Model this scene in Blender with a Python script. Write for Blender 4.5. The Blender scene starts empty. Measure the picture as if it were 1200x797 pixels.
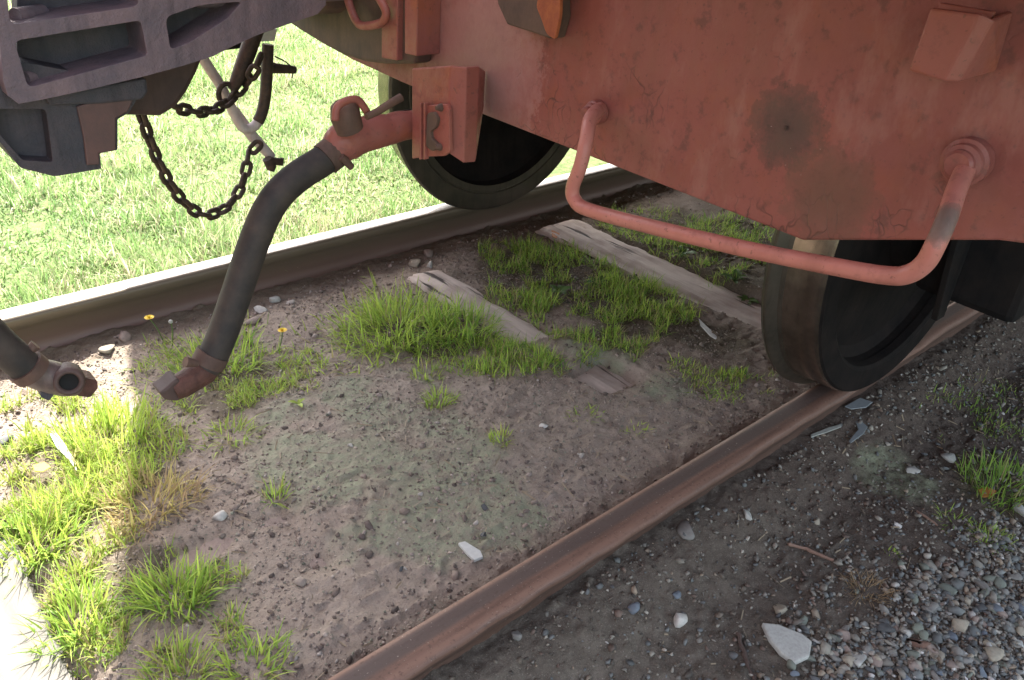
import bpy, bmesh, math, random
import numpy as np
from mathutils import Vector, Matrix
from mathutils.geometry import tessellate_polygon
random.seed(7); rng = np.random.default_rng(7)
sc = bpy.context.scene
R = math.radians
# ------------------------------------------------------------------ camera
# world: X runs along the rails, Y across the track (away), Z up; z = 0 is the top of the rails, near rail y 0.776..0.70
CR = ((0.75333651,-0.29093747,0.58977919),(-0.6547105,-0.41627984,0.63092413),(0.06195372,-0.86143281,-0.50407861))
CAM = (0.0, 0.0, 1.104)
cd = bpy.data.cameras.new('camera'); co = bpy.data.objects.new('camera', cd); sc.collection.objects.link(co)
cd.sensor_width = 36; cd.lens = 970/1200*36; cd.clip_start = 0.02; cd.clip_end = 2000
co.matrix_world = Matrix(((CR[0][0],-CR[0][1],-CR[0][2],CAM[0]),(CR[1][0],-CR[1][1],-CR[1][2],CAM[1]),(CR[2][0],-CR[2][1],-CR[2][2],CAM[2]),(0,0,0,1)))
cd.dof.use_dof = False
sc.camera = co
# ------------------------------------------------------------------ light
SUN_EL, SUN_AZ = R(47), math.atan2(0.915, 0.37)       # azimuth measured from +X towards +Y
sd = Vector((math.cos(SUN_EL)*math.cos(SUN_AZ), math.cos(SUN_EL)*math.sin(SUN_AZ), math.sin(SUN_EL)))
ld = bpy.data.lights.new('sun', 'SUN'); lo = bpy.data.objects.new('sun', ld); sc.collection.objects.link(lo)
ld.energy = 4.4; ld.angle = R(0.9); ld.color = (1.0, 0.95, 0.86)
lo.rotation_euler = sd.to_track_quat('Z', 'Y').to_euler()
w = bpy.data.worlds.new('World'); sc.world = w; w.use_nodes = True
wn = w.node_tree.nodes; wl = w.node_tree.links
sky = wn.new('ShaderNodeTexSky'); sky.sky_type = 'NISHITA'; sky.sun_disc = False
sky.sun_elevation = SUN_EL; sky.sun_rotation = math.pi/2 - SUN_AZ
sky.air_density = 1.2; sky.dust_density = 2.5; sky.ozone_density = 0.6
bg = wn['Background']; bg.inputs[1].default_value = 0.15
hs_ = wn.new('ShaderNodeHueSaturation'); hs_.inputs['Saturation'].default_value = 0.55   # hazy, milky sky
wl.new(sky.outputs[0], hs_.inputs['Color']); wl.new(hs_.outputs[0], bg.inputs[0])
sc.view_settings.view_transform = 'Standard'; sc.view_settings.look = 'None'
sc.view_settings.exposure = 2.2; sc.view_settings.gamma = 1
sc.view_settings.use_curve_mapping = False
# ------------------------------------------------------------------ measuring
def ray(p):
    d = (p[0]-600, p[1]-398.5, 970)
    return Vector(tuple(sum(CR[i][k]*d[k] for k in range(3)) for i in range(3)))
def onx(p, x): d = ray(p); return Vector(CAM)+d*((x-CAM[0])/d.x)
def ony(p, y): d = ray(p); return Vector(CAM)+d*((y-CAM[1])/d.y)
def onz(p, z): d = ray(p); return Vector(CAM)+d*((z-CAM[2])/d.z)
# ------------------------------------------------------------------ noise for the ground
TAB = rng.random((256, 256))
def vnoise(x, y, s, ox=0):
    u = np.asarray(x)/s+ox+500; v = np.asarray(y)/s+ox*1.7+500
    iu = np.floor(u).astype(int); iv = np.floor(v).astype(int); fu = u-iu; fv = v-iv
    fu = fu*fu*(3-2*fu); fv = fv*fv*(3-2*fv)
    g = lambda a, b: TAB[a % 256, b % 256]
    return (g(iu,iv)*(1-fu)+g(iu+1,iv)*fu)*(1-fv)+(g(iu,iv+1)*(1-fu)+g(iu+1,iv+1)*fu)*fv-0.5
def sstep(a, b, t):
    t = np.clip((np.asarray(t)-a)/(b-a), 0, 1); return t*t*(3-2*t)
SLEEPERS = [(-0.03,0.27,-0.072,0.0),(0.42,0.25,-0.070,0.012),(1.460,0.120,-0.095,-0.01),(2.13,0.195,-0.094,0.016)]
def gh(x, y, fine=True):
    x = np.asarray(x, float); y = np.asarray(y, float)
    inner = -0.04-0.08*sstep(0.8, 2.05, y)
    outer = -0.070-0.055*sstep(0.69, 0.52, y)-0.03*sstep(0.6, -1.5, y)
    far = -0.075+0*y
    b = np.where(y < 0.74, outer, np.where(y < 2.246, inner, far))
    b = b+0.022*vnoise(x,y,0.5,3)*(1-0.8*sstep(1.85,2.05,y)*sstep(2.3,2.2,y))+0.014*vnoise(x,y,0.17,9)+0.006*vnoise(x,y,0.06,13)
    # left the soil is washed down to the sleepers, humus ridges between
    if fine:
        b = b+0.0055*vnoise(x,y,0.028,21)+0.0045*vnoise(x,y,0.015,27)+0.0028*vnoise(x,y,0.0085,29)
        b = b+0.007*sstep(0.22,0.45,vnoise(x,y,0.022,23))*sstep(-0.15,0.2,vnoise(x,y,0.2,24))     # clods
    # soil settles low over the old sleepers that lie bare
    for cx, wd, tz, sk in SLEEPERS:
        if cx < 0.3: a0, a1 = 0.80, 1.46
        elif cx < 1: a0, a1 = 1.02, 1.22
        elif cx < 2: a0, a1 = 1.12, 1.95
        else: a0, a1 = 1.10, 2.02
        m = sstep(wd/2+0.035, wd/2-0.01, np.abs(x-cx-sk*(y-1.5)))*sstep(a0-0.06, a0+0.04, y)*sstep(a1+0.05, a1-0.03, y)
        if cx > 1 and cx < 2: m = m*(1-0.95*sstep(0.13,0.07,np.abs(y-1.37)))*(0.6+0.4*sstep(-0.2,0.05,vnoise(x,y,0.12,6)))
        if 0.3 < cx < 1: m = m*(0.30+0.4*sstep(-0.1,0.3,vnoise(x,y,0.09,5)))
        low = tz-0.024
        b = b*(1-m)+np.minimum(b, low+0.3*(b-tz)*0+0.004*vnoise(x,y,0.03,31))*m
    return b
def gz(x, y): return float(gh(np.array([x]), np.array([y]))[0])
def gp(px, py, dz=0.0):
    """where the ground lies under a sight line"""
    z = -0.1
    for _ in range(6):
        p = onz((px, py), z); z = gz(p.x, p.y)
    p = onz((px, py), z); return Vector((p.x, p.y, z+dz))
# ------------------------------------------------------------------ materials
class M:
    def __init__(s, name, rough=0.7, metal=0.0):
        s.m = bpy.data.materials.new(name); s.m.use_nodes = True
        s.t = s.m.node_tree; s.n = s.t.nodes; s.l = s.t.links
        s.b = s.n['Principled BSDF']; s.b.inputs['Roughness'].default_value = rough; s.b.inputs['Metallic'].default_value = metal
        s.tc = s.n.new('ShaderNodeTexCoord'); s.o = s.tc.outputs['Object']
    def set(s, sock, v):
        if hasattr(v, 'is_output') or isinstance(v, bpy.types.NodeSocket): s.l.new(v, sock)
        else: sock.default_value = (*v, 1) if isinstance(v, tuple) and len(v) == 3 and sock.type == 'RGBA' else v
    def map(s, scale=(1,1,1), loc=(0,0,0), rot=(0,0,0), vec=None):
        n = s.n.new('ShaderNodeMapping'); s.l.new(vec or s.o, n.inputs[0]); n.inputs['Scale'].default_value = scale; n.inputs['Location'].default_value = loc; n.inputs['Rotation'].default_value = rot
        return n.outputs[0]
    def noise(s, scale, detail=4, rough=0.55, vec=None, dist=0.0):
        n = s.n.new('ShaderNodeTexNoise'); s.l.new(vec or s.o, n.inputs['Vector']); n.inputs['Scale'].default_value = scale
        n.inputs['Detail'].default_value = detail; n.inputs['Roughness'].default_value = rough; n.inputs['Distortion'].default_value = dist
        return n.outputs[0]
    def vor(s, scale, feat='DISTANCE_TO_EDGE', vec=None, out=0):
        n = s.n.new('ShaderNodeTexVoronoi'); n.feature = feat; s.l.new(vec or s.o, n.inputs['Vector']); n.inputs['Scale'].default_value = scale
        return n.outputs[out]
    def ramp(s, f, stops):
        n = s.n.new('ShaderNodeValToRGB'); s.l.new(f, n.inputs[0]); e = n.color_ramp.elements
        while len(e) < len(stops): e.new(0.5)
        for i, (p, c) in enumerate(stops):
            e[i].position = p; e[i].color = (*c, 1) if isinstance(c, tuple) else (c, c, c, 1)
        return n.outputs[0]
    def mix(s, f, a, b, mode='MIX'):
        n = s.n.new('ShaderNodeMix'); n.data_type = 'RGBA'; n.blend_type = mode
        s.set(n.inputs[0], f); s.set(n.inputs[6], a); s.set(n.inputs[7], b); return n.outputs[2]
    def math(s, op, a, b=0.0, c=0.0):
        n = s.n.new('ShaderNodeMath'); n.operation = op; s.set(n.inputs[0], a); s.set(n.inputs[1], b); s.set(n.inputs[2], c); return n.outputs[0]
    def attr(s, name):
        n = s.n.new('ShaderNodeAttribute'); n.attribute_name = name; return n.outputs['Fac']
    def attrc(s, name):
        n = s.n.new('ShaderNodeAttribute'); n.attribute_name = name; return n.outputs['Color']
    def xyz(s, vec=None):
        n = s.n.new('ShaderNodeSeparateXYZ'); s.l.new(vec or s.o, n.inputs[0]); return n.outputs
    def dist(s, p, vec=None):
        n = s.n.new('ShaderNodeVectorMath'); n.operation = 'DISTANCE'; s.l.new(vec or s.o, n.inputs[0]); n.inputs[1].default_value = p; return n.outputs['Value']
    def col(s, c): s.set(s.b.inputs['Base Color'], c)
    def rough(s, c): s.set(s.b.inputs['Roughness'], c)
    def bump(s, h, strength=0.5, dist=0.002, prev=None):
        n = s.n.new('ShaderNodeBump'); n.inputs['Strength'].default_value = strength; n.inputs['Distance'].default_value = dist
        s.l.new(h, n.inputs['Height'])
        if prev is not None: s.l.new(prev, n.inputs['Normal'])
        s.l.new(n.outputs[0], s.b.inputs['Normal']); return n.outputs[0]

def paint(name, base, light, dirt=0.5, stain_sheen=None, cracks=True, rust=0.3, rough=0.42, blotch=0.0):
    k = M(name, rough)
    n1 = k.noise(3.5, 5, 0.6); n2 = k.noise(18, 6, 0.65); streak = k.noise(1.0, 4, 0.6, vec=k.map((28,28,1.6)))
    c = k.mix(k.ramp(n1, [(0.3,0.0),(0.7,1.0)]), base, light)
    c = k.mix(k.math('MULTIPLY', k.ramp(streak, [(0.45,0.0),(0.75,1.0)]), 0.45), c, (0.19,0.075,0.055))
    c = k.mix(k.math('MULTIPLY', k.ramp(n2, [(0.52,0.0),(0.72,1.0)]), rust), c, (0.30,0.085,0.035))
    grime = k.noise(42, 5, 0.7)
    c = k.mix(k.math('MULTIPLY', k.ramp(grime, [(0.56,0.0),(0.66,1.0)]), dirt), c, (0.075,0.05,0.042))
    spk = k.noise(160, 2, 0.5)
    c = k.mix(k.math('MULTIPLY', k.ramp(spk, [(0.66,0.0),(0.72,1.0)]), 0.5), c, (0.10,0.05,0.04))
    c = k.mix(k.math('MULTIPLY', k.ramp(k.noise(2.3, 5, 0.7, dist=0.6), [(0.45,0.0),(0.68,1.0)]), blotch), c, (0.15,0.052,0.048))
    c = k.mix(k.math('MULTIPLY', k.ramp(k.noise(11, 5, 0.75, vec=k.map((1,1,0.45),(4,2,7))), [(0.54,0.0),(0.66,1.0)]), blotch*0.6), c, (0.40,0.22,0.19))
    b = k.bump(k.noise(60, 5, 0.6), 0.5, 0.0028)
    b = k.bump(k.noise(7, 3, 0.5), 0.5, 0.008, b)
    if cracks:
        wob = k.n.new('ShaderNodeVectorMath'); wob.operation = 'ADD'
        wn_ = k.n.new('ShaderNodeTexNoise'); wn_.inputs['Scale'].default_value = 26; k.l.new(k.o, wn_.inputs['Vector'])
        sc_ = k.n.new('ShaderNodeVectorMath'); sc_.operation = 'SCALE'; sc_.inputs['Scale'].default_value = 0.05; k.l.new(wn_.outputs['Color'], sc_.inputs[0])
        k.l.new(k.o, wob.inputs[0]); k.l.new(sc_.outputs[0], wob.inputs[1])
        v = k.vor(44, vec=k.map((1,1,0.5), vec=wob.outputs[0]))
        mask = k.ramp(k.noise(8.5, 3, 0.6), [(0.60,0.0),(0.68,0.8)])
        zz = k.xyz()[2]
        lowf = k.ramp(k.math('SUBTRACT', zz, 0.70), [(0.02,1.0),(0.06,0.0)]) if blotch else mask
        if blotch: mask = k.math('MAXIMUM', mask, k.math('MULTIPLY', lowf, k.ramp(k.noise(14,3), [(0.45,0.0),(0.55,1.0)])))
        line = k.math('MULTIPLY', k.ramp(v, [(0.0,1.0),(0.05,0.0)]), mask)
        c = k.mix(k.math('MULTIPLY', line, 0.85), c, (0.05,0.028,0.022))
        b = k.bump(k.math('SUBTRACT', 1.0, line), 0.6, 0.0015, b)
    if stain_sheen:
        for (p, r, colr, st) in stain_sheen:
            d = k.math('ADD', k.math('DIVIDE', k.dist(p), r), k.math('MULTIPLY', k.math('SUBTRACT', k.noise(55,6,0.75), 0.5), 1.3))
            c = k.mix(k.math('MULTIPLY', k.ramp(d, [(0.0,1.0),(0.55,0.85),(1.0,0.35),(1.35,0.0)]), st), c, colr)
        fl = k.noise(230, 2)
        near = k.ramp(k.math('DIVIDE', k.dist(stain_sheen[0][0]), stain_sheen[0][1]*1.5), [(0.3,1.0),(1.0,0.0)])
        c = k.mix(k.math('MULTIPLY', k.ramp(fl, [(0.74,0.0),(0.76,0.7)]), near), c, (0.5,0.44,0.40))
    k.col(c); k.rough(k.ramp(grime, [(0.4,rough),(0.7,0.75)])); k.b.inputs['Specular IOR Level'].default_value = 0.4
    return k.m
BOLT = onx((922,150),0.9); ST2 = onx((970,232),0.9)
m_plate = paint('red_plate_paint', (0.235,0.064,0.052), (0.275,0.094,0.080), 0.45,
    [(tuple(BOLT),0.052,(0.06,0.045,0.04),0.85),(tuple(ST2),0.062,(0.13,0.07,0.05),0.75),(tuple(onx((560,70),0.9)),0.16,(0.36,0.20,0.18),0.8)], blotch=0.38)  # last spot is the light's sheen on the left, painted as paler pink
m_paint = paint('red_bracket_paint', (0.275,0.078,0.062), (0.27,0.10,0.082), 0.3, cracks=False, rust=0.6)
m_pink = paint('pink_rail_paint', (0.40,0.14,0.115), (0.44,0.19,0.16), 0.25, [(tuple(onx((1108,258),0.8)),0.026,(0.10,0.09,0.08),0.9)], cracks=False, rust=0.15, rough=0.38)

def iron(name, c1, c2, rough=0.6, metal=0.2, s=30, bmp=0.5, spec=0.4, deep=1.0):
    k = M(name, rough, metal)
    c = k.mix(k.ramp(k.noise(s, 6, 0.65), [(0.35,0.0),(0.65,1.0)]), c1, c2)
    st = k.noise(1.0, 4, 0.6, vec=k.map((60,60,5)))
    c = k.mix(k.math('MULTIPLY', k.ramp(st, [(0.5,0.0),(0.75,1.0)]), 0.5), c, tuple(x*0.45 for x in c1))
    k.b.inputs['Specular IOR Level'].default_value = spec
    k.col(c); k.bump(k.noise(s*6, 4, 0.7), bmp, 0.0012*deep); return k.m
m_cast = iron('weathered_casting', (0.12,0.098,0.115), (0.19,0.135,0.145), 0.65, 0.0, 14, 0.9, 0.3, 3.0)
m_castd = iron('dark_casting', (0.05,0.052,0.062), (0.085,0.07,0.075), 0.7, 0.0, 14, 0.9, 0.25, 3.0)
m_brown = iron('brown_rusted_steel', (0.075,0.045,0.036), (0.13,0.072,0.052), 0.7, 0.05, 18)
m_drust = iron('dark_rust', (0.055,0.034,0.030), (0.085,0.05,0.042), 0.65, 0.05, 16)
m_rface = iron('rusty_wear_face', (0.095,0.058,0.055), (0.13,0.07,0.062), 0.6, 0.05, 22)
m_glad = iron('rusty_coupling_head', (0.06,0.028,0.022), (0.125,0.055,0.042), 0.6, 0.1, 40, 0.9, 0.3, 2.0)
m_chain = iron('rusty_chain', (0.035,0.026,0.022), (0.085,0.05,0.035), 0.6, 0.3, 80)
m_tread = iron('worn_wheel_tread', (0.15,0.125,0.10), (0.26,0.215,0.175), 0.24, 0.9, 20, 0.06)
m_flange = iron('wheel_flange_steel', (0.055,0.048,0.038), (0.085,0.070,0.055), 0.42, 0.45, 20, 0.2)
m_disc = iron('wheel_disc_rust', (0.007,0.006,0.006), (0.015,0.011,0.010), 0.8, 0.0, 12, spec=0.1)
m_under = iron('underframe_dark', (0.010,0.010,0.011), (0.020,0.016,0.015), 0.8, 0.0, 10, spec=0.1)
m_greyish = iron('pale_worn_rod', (0.45,0.36,0.35), (0.55,0.48,0.47), 0.5, 0.1, 40)
m_gray = iron('dirty_brown_bracket', (0.075,0.048,0.038), (0.12,0.072,0.052), 0.7, 0.0, 20)
m_orange = iron('bare_orange_rust', (0.36,0.11,0.04), (0.26,0.07,0.035), 0.8, 0.0, 60)
m_body = iron('wagon_body_paint', (0.24,0.07,0.05), (0.28,0.09,0.07), 0.6, 0.0, 3)
k = M('rubber_hose', 0.72)
k.col(k.mix(k.ramp(k.noise(25,5,0.6),[(0.35,0.0),(0.7,1.0)]), (0.018,0.015,0.014), (0.052,0.037,0.030)))
k.bump(k.noise(220,3,0.6), 0.35, 0.001); m_hose = k.m
k = M('bore_shade', 0.9); k.col((0.004,0.004,0.004)); m_bore = k.m
# rails
k = M('rail_rust', 0.5, 0.15)
X_, Y_, Z_ = k.xyz()
long = k.noise(1.0, 6, 0.6, vec=k.map((5,60,60)))
c = k.mix(k.ramp(long,[(0.3,0.0),(0.7,1.0)]), (0.10,0.055,0.040), (0.18,0.098,0.070))
crown = k.ramp(k.math('ABSOLUTE', k.math('SUBTRACT', Y_, 0.009)), [(0.013,1.0),(0.019,0.0)])
top = k.math('GREATER_THAN', Z_, -0.006)
c = k.mix(k.math('MULTIPLY', k.math('MULTIPLY', crown, top), 0.9), c, k.mix(long, (0.055,0.040,0.036), (0.105,0.072,0.060)))
edge = k.ramp(k.math('ABSOLUTE', k.math('SUBTRACT', k.math('ABSOLUTE', Y_), 0.029)), [(0.002,1.0),(0.010,0.0)])
c = k.mix(k.math('MULTIPLY', edge, k.math('MULTIPLY', top, 0.65)), c, (0.25,0.145,0.105))
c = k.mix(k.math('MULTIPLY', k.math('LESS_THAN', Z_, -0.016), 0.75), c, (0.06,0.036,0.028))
low = k.ramp(Z_, [(0.0,0.0),(1.0,1.0)])
c = k.mix(k.math('MULTIPLY', k.ramp(k.math('MULTIPLY', Z_, -10.0), [(0.35,0.0),(0.55,0.4),(1.0,1.0)]), 0.7), c, k.mix(k.noise(12,4), (0.12,0.075,0.05), (0.165,0.085,0.065)))
pit = k.noise(150, 4, 0.7)
c = k.mix(k.math('MULTIPLY', k.ramp(pit,[(0.55,0.0),(0.66,1.0)]), 0.5), c, (0.06,0.035,0.025))
c = k.mix(k.math('MULTIPLY', k.ramp(k.noise(240,2),[(0.70,0.0),(0.73,1.0)]), 0.5), c, (0.42,0.36,0.30))
k.col(c); k.rough(k.ramp(long,[(0.3,0.5),(0.7,0.75)])); b = k.bump(k.noise(90,5,0.7), 0.45, 0.001); k.bump(long, 0.4, 0.002, b)
m_rail = k.m
k = M('worn_sunlit_far_rail', 0.45, 0.2)
X_, Y_, Z_ = k.xyz(); long = k.noise(1.0, 6, 0.6, vec=k.map((5,60,60)))
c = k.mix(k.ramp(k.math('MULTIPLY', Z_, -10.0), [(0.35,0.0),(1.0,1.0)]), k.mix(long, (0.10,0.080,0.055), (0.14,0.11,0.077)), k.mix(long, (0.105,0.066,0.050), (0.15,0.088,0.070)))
c = k.mix(k.math('GREATER_THAN', Z_, -0.0022), c, k.mix(long, (0.34,0.29,0.24), (0.44,0.39,0.34)))  # worn top, painted paler for the sun glare on it
k.col(c); k.bump(k.noise(90,5,0.7), 0.3, 0.001); m_rail_sunlit = k.m
# ground
k = M('ground_soil', 0.9); k.b.inputs['Specular IOR Level'].default_value = 0.12
A = {a: k.attr(a) for a in ('moss', 'gravel', 'meadow', 'litter', 'shade_tone')}
n0 = k.noise(3.0, 5, 0.6); n1 = k.noise(30, 5, 0.65); n2 = k.noise(150, 4, 0.7); n3 = k.noise(480, 3, 0.6)
pink = k.mix(k.ramp(n1,[(0.3,0.0),(0.7,1.0)]), (0.215,0.170,0.136), (0.345,0.284,0.234))
pink = k.mix(k.math('MULTIPLY', k.ramp(n0,[(0.4,0.0),(0.65,1.0)]), 0.5), pink, (0.31,0.262,0.215))
grey = k.mix(k.ramp(n1,[(0.3,0.0),(0.7,1.0)]), (0.075,0.063,0.051), (0.15,0.13,0.106))
c = k.mix(A['gravel'], pink, grey)
c = k.mix(k.math('MULTIPLY', A['shade_tone'], 0.55), c, (0.09,0.066,0.054))  # soil colour darkened to paint in the wagon's shade
n75 = k.noise(75, 6, 0.75)
c = k.mix(k.math('MULTIPLY', k.ramp(n75,[(0.30,1.0),(0.44,0.0)]), k.mix(A['gravel'], (0.6,0.6,0.6), (0.75,0.75,0.75))), c, k.mix(A['gravel'], (0.155,0.115,0.092), (0.065,0.048,0.038)))  # moist soil tone, also painting shade into the hollows of the bump
c = k.mix(k.math('MULTIPLY', k.ramp(n75,[(0.55,0.0),(0.72,1.0)]), 0.5), c, k.mix(A['gravel'], (0.42,0.35,0.30), (0.24,0.215,0.18)))
mossm = k.math('MULTIPLY', A['moss'], k.ramp(k.math('ADD', k.math('MULTIPLY', n1, 0.6), k.math('MULTIPLY', n2, 0.4)),[(0.36,0.0),(0.56,1.0)]))
c = k.mix(k.math('MULTIPLY', mossm, 0.8), c, k.mix(n2, (0.19,0.225,0.14), (0.29,0.31,0.215)))
c = k.mix(A['litter'], c, k.mix(k.ramp(n2,[(0.4,0.0),(0.6,1.0)]), (0.06,0.050,0.034), (0.13,0.11,0.07)))
c = k.mix(A['meadow'], c, k.mix(k.ramp(n1,[(0.35,0.0),(0.65,1.0)]), (0.085,0.14,0.045), (0.20,0.24,0.10)))
c = k.mix(k.math('MULTIPLY', k.ramp(n2,[(0.55,0.0),(0.68,1.0)]), 0.5), c, (0.07,0.05,0.042))
c = k.mix(k.math('MULTIPLY', k.ramp(n3,[(0.62,0.0),(0.70,1.0)]), 0.55), c, (0.42,0.37,0.33))
k.col(c)
b = k.bump(n75, 0.8, 0.004); b = k.bump(n2, 0.7, 0.002, b)
m_ground = k.m
# timber, stones
k = M('weathered_sleeper_wood', 0.85)
g = k.noise(1.0, 6, 0.65, vec=k.map((55,4.5,55)))
c = k.mix(k.ramp(g,[(0.25,0.0),(0.7,1.0)]), (0.42,0.345,0.29), (0.60,0.515,0.45))
c = k.mix(k.ramp(k.noise(9,4),[(0.45,0.0),(0.75,0.7)]), c, (0.23,0.165,0.14))
cr = k.ramp(k.noise(1.0,3,0.5,vec=k.map((34,3.2,34),(3,1,2))), [(0.34,1.0),(0.40,0.0)])
c = k.mix(cr, c, (0.04,0.028,0.022)); k.col(c)
b = k.bump(g, 0.8, 0.004); k.bump(k.math('SUBTRACT',1.0,cr), 1.0, 0.006, b); m_wood = k.m
k = M('dusty_buried_timber', 0.9)
g = k.noise(1.0, 6, 0.65, vec=k.map((40,7,40)))
k.col(k.mix(k.ramp(g,[(0.3,0.0),(0.7,1.0)]), (0.21,0.158,0.135), (0.31,0.245,0.21))); k.bump(k.noise(60,6,0.7), 0.8, 0.005); m_dusty = k.m
k = M('pale_bleached_timber', 0.85)
g = k.noise(1.0, 6, 0.65, vec=k.map((30,5,30)))
c = k.mix(k.ramp(g,[(0.25,0.0),(0.7,1.0)]), (0.12,0.113,0.10), (0.20,0.187,0.168))
cr = k.ramp(k.noise(1.0,3,0.5,vec=k.map((14,5,14),(1.3,0.2,0))), [(0.30,1.0),(0.33,0.0)])
k.col(k.mix(cr, c, (0.09,0.07,0.06))); b = k.bump(g, 0.6, 0.004); k.bump(k.math('SUBTRACT',1.0,cr), 1.0, 0.004, b); m_pale = k.m
def stone_mat(name, col=None, speck=0.5):
    k = M(name, 0.8)
    base = col if col else k.attrc('tone')
    c = k.mix(k.math('MULTIPLY', k.ramp(k.noise(140,4,0.7),[(0.4,0.0),(0.65,1.0)]), speck), base, k.mix(0.5, base, (0.06,0.055,0.05)))
    k.col(c); k.bump(k.noise(200,4,0.7), 0.5, 0.001); return k.m
m_stone = stone_mat('mixed_gravel')
S = {n: stone_mat('stone_'+n, c) for n, c in dict(white=(0.50,0.48,0.44), slab=(0.40,0.40,0.37), blue=(0.13,0.155,0.185), grey=(0.19,0.183,0.168), brown=(0.15,0.085,0.06), buff=(0.30,0.265,0.205), dark=(0.07,0.073,0.075), green=(0.15,0.165,0.135), pinkish=(0.25,0.195,0.165)).items()}
def grass_mat(name, c1, c2, dry):
    k = M(name, 0.55)
    t = k.attr('tint'); r = k.attr('root')
    c = k.mix(k.ramp(t,[(0.0,0.0),(0.6,1.0)]), c1, c2)
    c = k.mix(k.ramp(t,[(0.72,0.0),(0.82,1.0)]), c, dry)
    c = k.mix(k.math('MULTIPLY', r, 0.5), c, k.mix(0.5, c, (0.20,0.19,0.09)))
    k.col(c); tr = k.n.new('ShaderNodeBsdfTranslucent'); k.l.new(c, tr.inputs[0])
    mx = k.n.new('ShaderNodeMixShader'); mx.inputs[0].default_value = 0.48
    out = k.n['Material Output']; k.l.new(k.b.outputs[0], mx.inputs[1]); k.l.new(tr.outputs[0], mx.inputs[2]); k.l.new(mx.outputs[0], out.inputs[0])
    k.b.inputs['Specular IOR Level'].default_value = 0.35
    return k.m
m_grass = grass_mat('fresh_grass', (0.12,0.29,0.04), (0.47,0.60,0.10), (0.38,0.32,0.15))
m_meadow = grass_mat('meadow_grass', (0.12,0.27,0.07), (0.30,0.43,0.16), (0.55,0.50,0.34))
m_dry = grass_mat('dry_grass', (0.40,0.38,0.11), (0.62,0.50,0.20), (0.42,0.29,0.17))
def flat(name, c, rough=0.7, bs=120):
    k = M(name, rough); k.col(k.mix(k.noise(bs,4), tuple(x*0.75 for x in c), tuple(min(1,x*1.2) for x in c))); k.bump(k.noise(bs*2,3), 0.3, 0.001); return k.m
m_yellow = flat('dandelion_yellow', (0.72,0.50,0.03)); m_bark = flat('dry_bark', (0.21,0.13,0.095)); m_darkbark = flat('dark_bark', (0.075,0.05,0.04)); m_leaf = flat('orange_leaf', (0.42,0.16,0.04))
m_white = flat('white_scrap', (0.50,0.50,0.47)); m_plastic = flat('blue_grey_scrap', (0.19,0.215,0.225)); m_brick = flat('brown_crumb', (0.20,0.10,0.065))
m_weed = flat('broad_weed_leaf', (0.075,0.14,0.03)); m_greygreen = flat('grey_leaf', (0.30,0.31,0.28))
# ------------------------------------------------------------------ builders
def link(name, me, mat=None, parent=None, smooth=False):
    o = bpy.data.objects.new(name, me); sc.collection.objects.link(o)
    if mat is not None and not me.materials: me.materials.append(mat)
    if smooth: me.polygons.foreach_set('use_smooth', np.ones(len(me.polygons), bool))
    if parent is not None:
        o.parent = parent
        o.matrix_parent_inverse = parent.matrix_world.inverted() if parent.type != 'EMPTY' else Matrix.Translation(parent.location).inverted()
    return o
def frombm(name, bm, mat, parent=None, smooth=False, bev=0, seg=2):
    bmesh.ops.recalc_face_normals(bm, faces=bm.faces)
    me = bpy.data.meshes.new(name); bm.to_mesh(me); bm.free()
    o = link(name, me, mat, parent, smooth)
    if bev:
        b = o.modifiers.new('bevel','BEVEL'); b.width = bev; b.segments = seg; b.limit_method = 'ANGLE'; b.angle_limit = R(35); b.harden_normals = False
    return o
def tag(o, label, cat, group=None, kind=None):
    if label: o['label'] = label
    if cat: o['category'] = cat
    if group: o['group'] = group
    if kind: o['kind'] = kind
    return o
def empty(name, loc): 
    o = bpy.data.objects.new(name, None); sc.collection.objects.link(o); o.location = loc; o.empty_display_size = 0.1; return o
def rebase(o):
    """put a loose mesh thing's origin at its own base"""
    me = o.data; n = len(me.vertices); c = np.empty(n*3); me.vertices.foreach_get('co', c); c = c.reshape(-1,3)
    b = np.array([c[:,0].mean(), c[:,1].mean(), c[:,2].min()]); c -= b
    me.vertices.foreach_set('co', c.ravel()); me.update(); o.location = b; return o
def box(bm, a, b, rot=None):
    a = Vector(a); b = Vector(b); c = (a+b)/2; s = b-a
    r = bmesh.ops.create_cube(bm, size=1)['verts']
    bmesh.ops.scale(bm, vec=s, verts=r)
    if rot: bmesh.ops.rotate(bm, cent=(0,0,0), matrix=rot, verts=r)
    bmesh.ops.translate(bm, vec=c, verts=r); return r
def spline(pts, n=6):
    pts = [Vector(p) for p in pts]; out = []
    for i in range(len(pts)-1):
        p0 = pts[max(i-1,0)]; p1 = pts[i]; p2 = pts[i+1]; p3 = pts[min(i+2,len(pts)-1)]
        for k in range(n):
            t = k/n; out.append(0.5*((2*p1)+(p2-p0)*t+(2*p0-5*p1+4*p2-p3)*t*t+(3*p1-p0-3*p2+p3)*t**3))
    out.append(pts[-1]); return out
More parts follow.
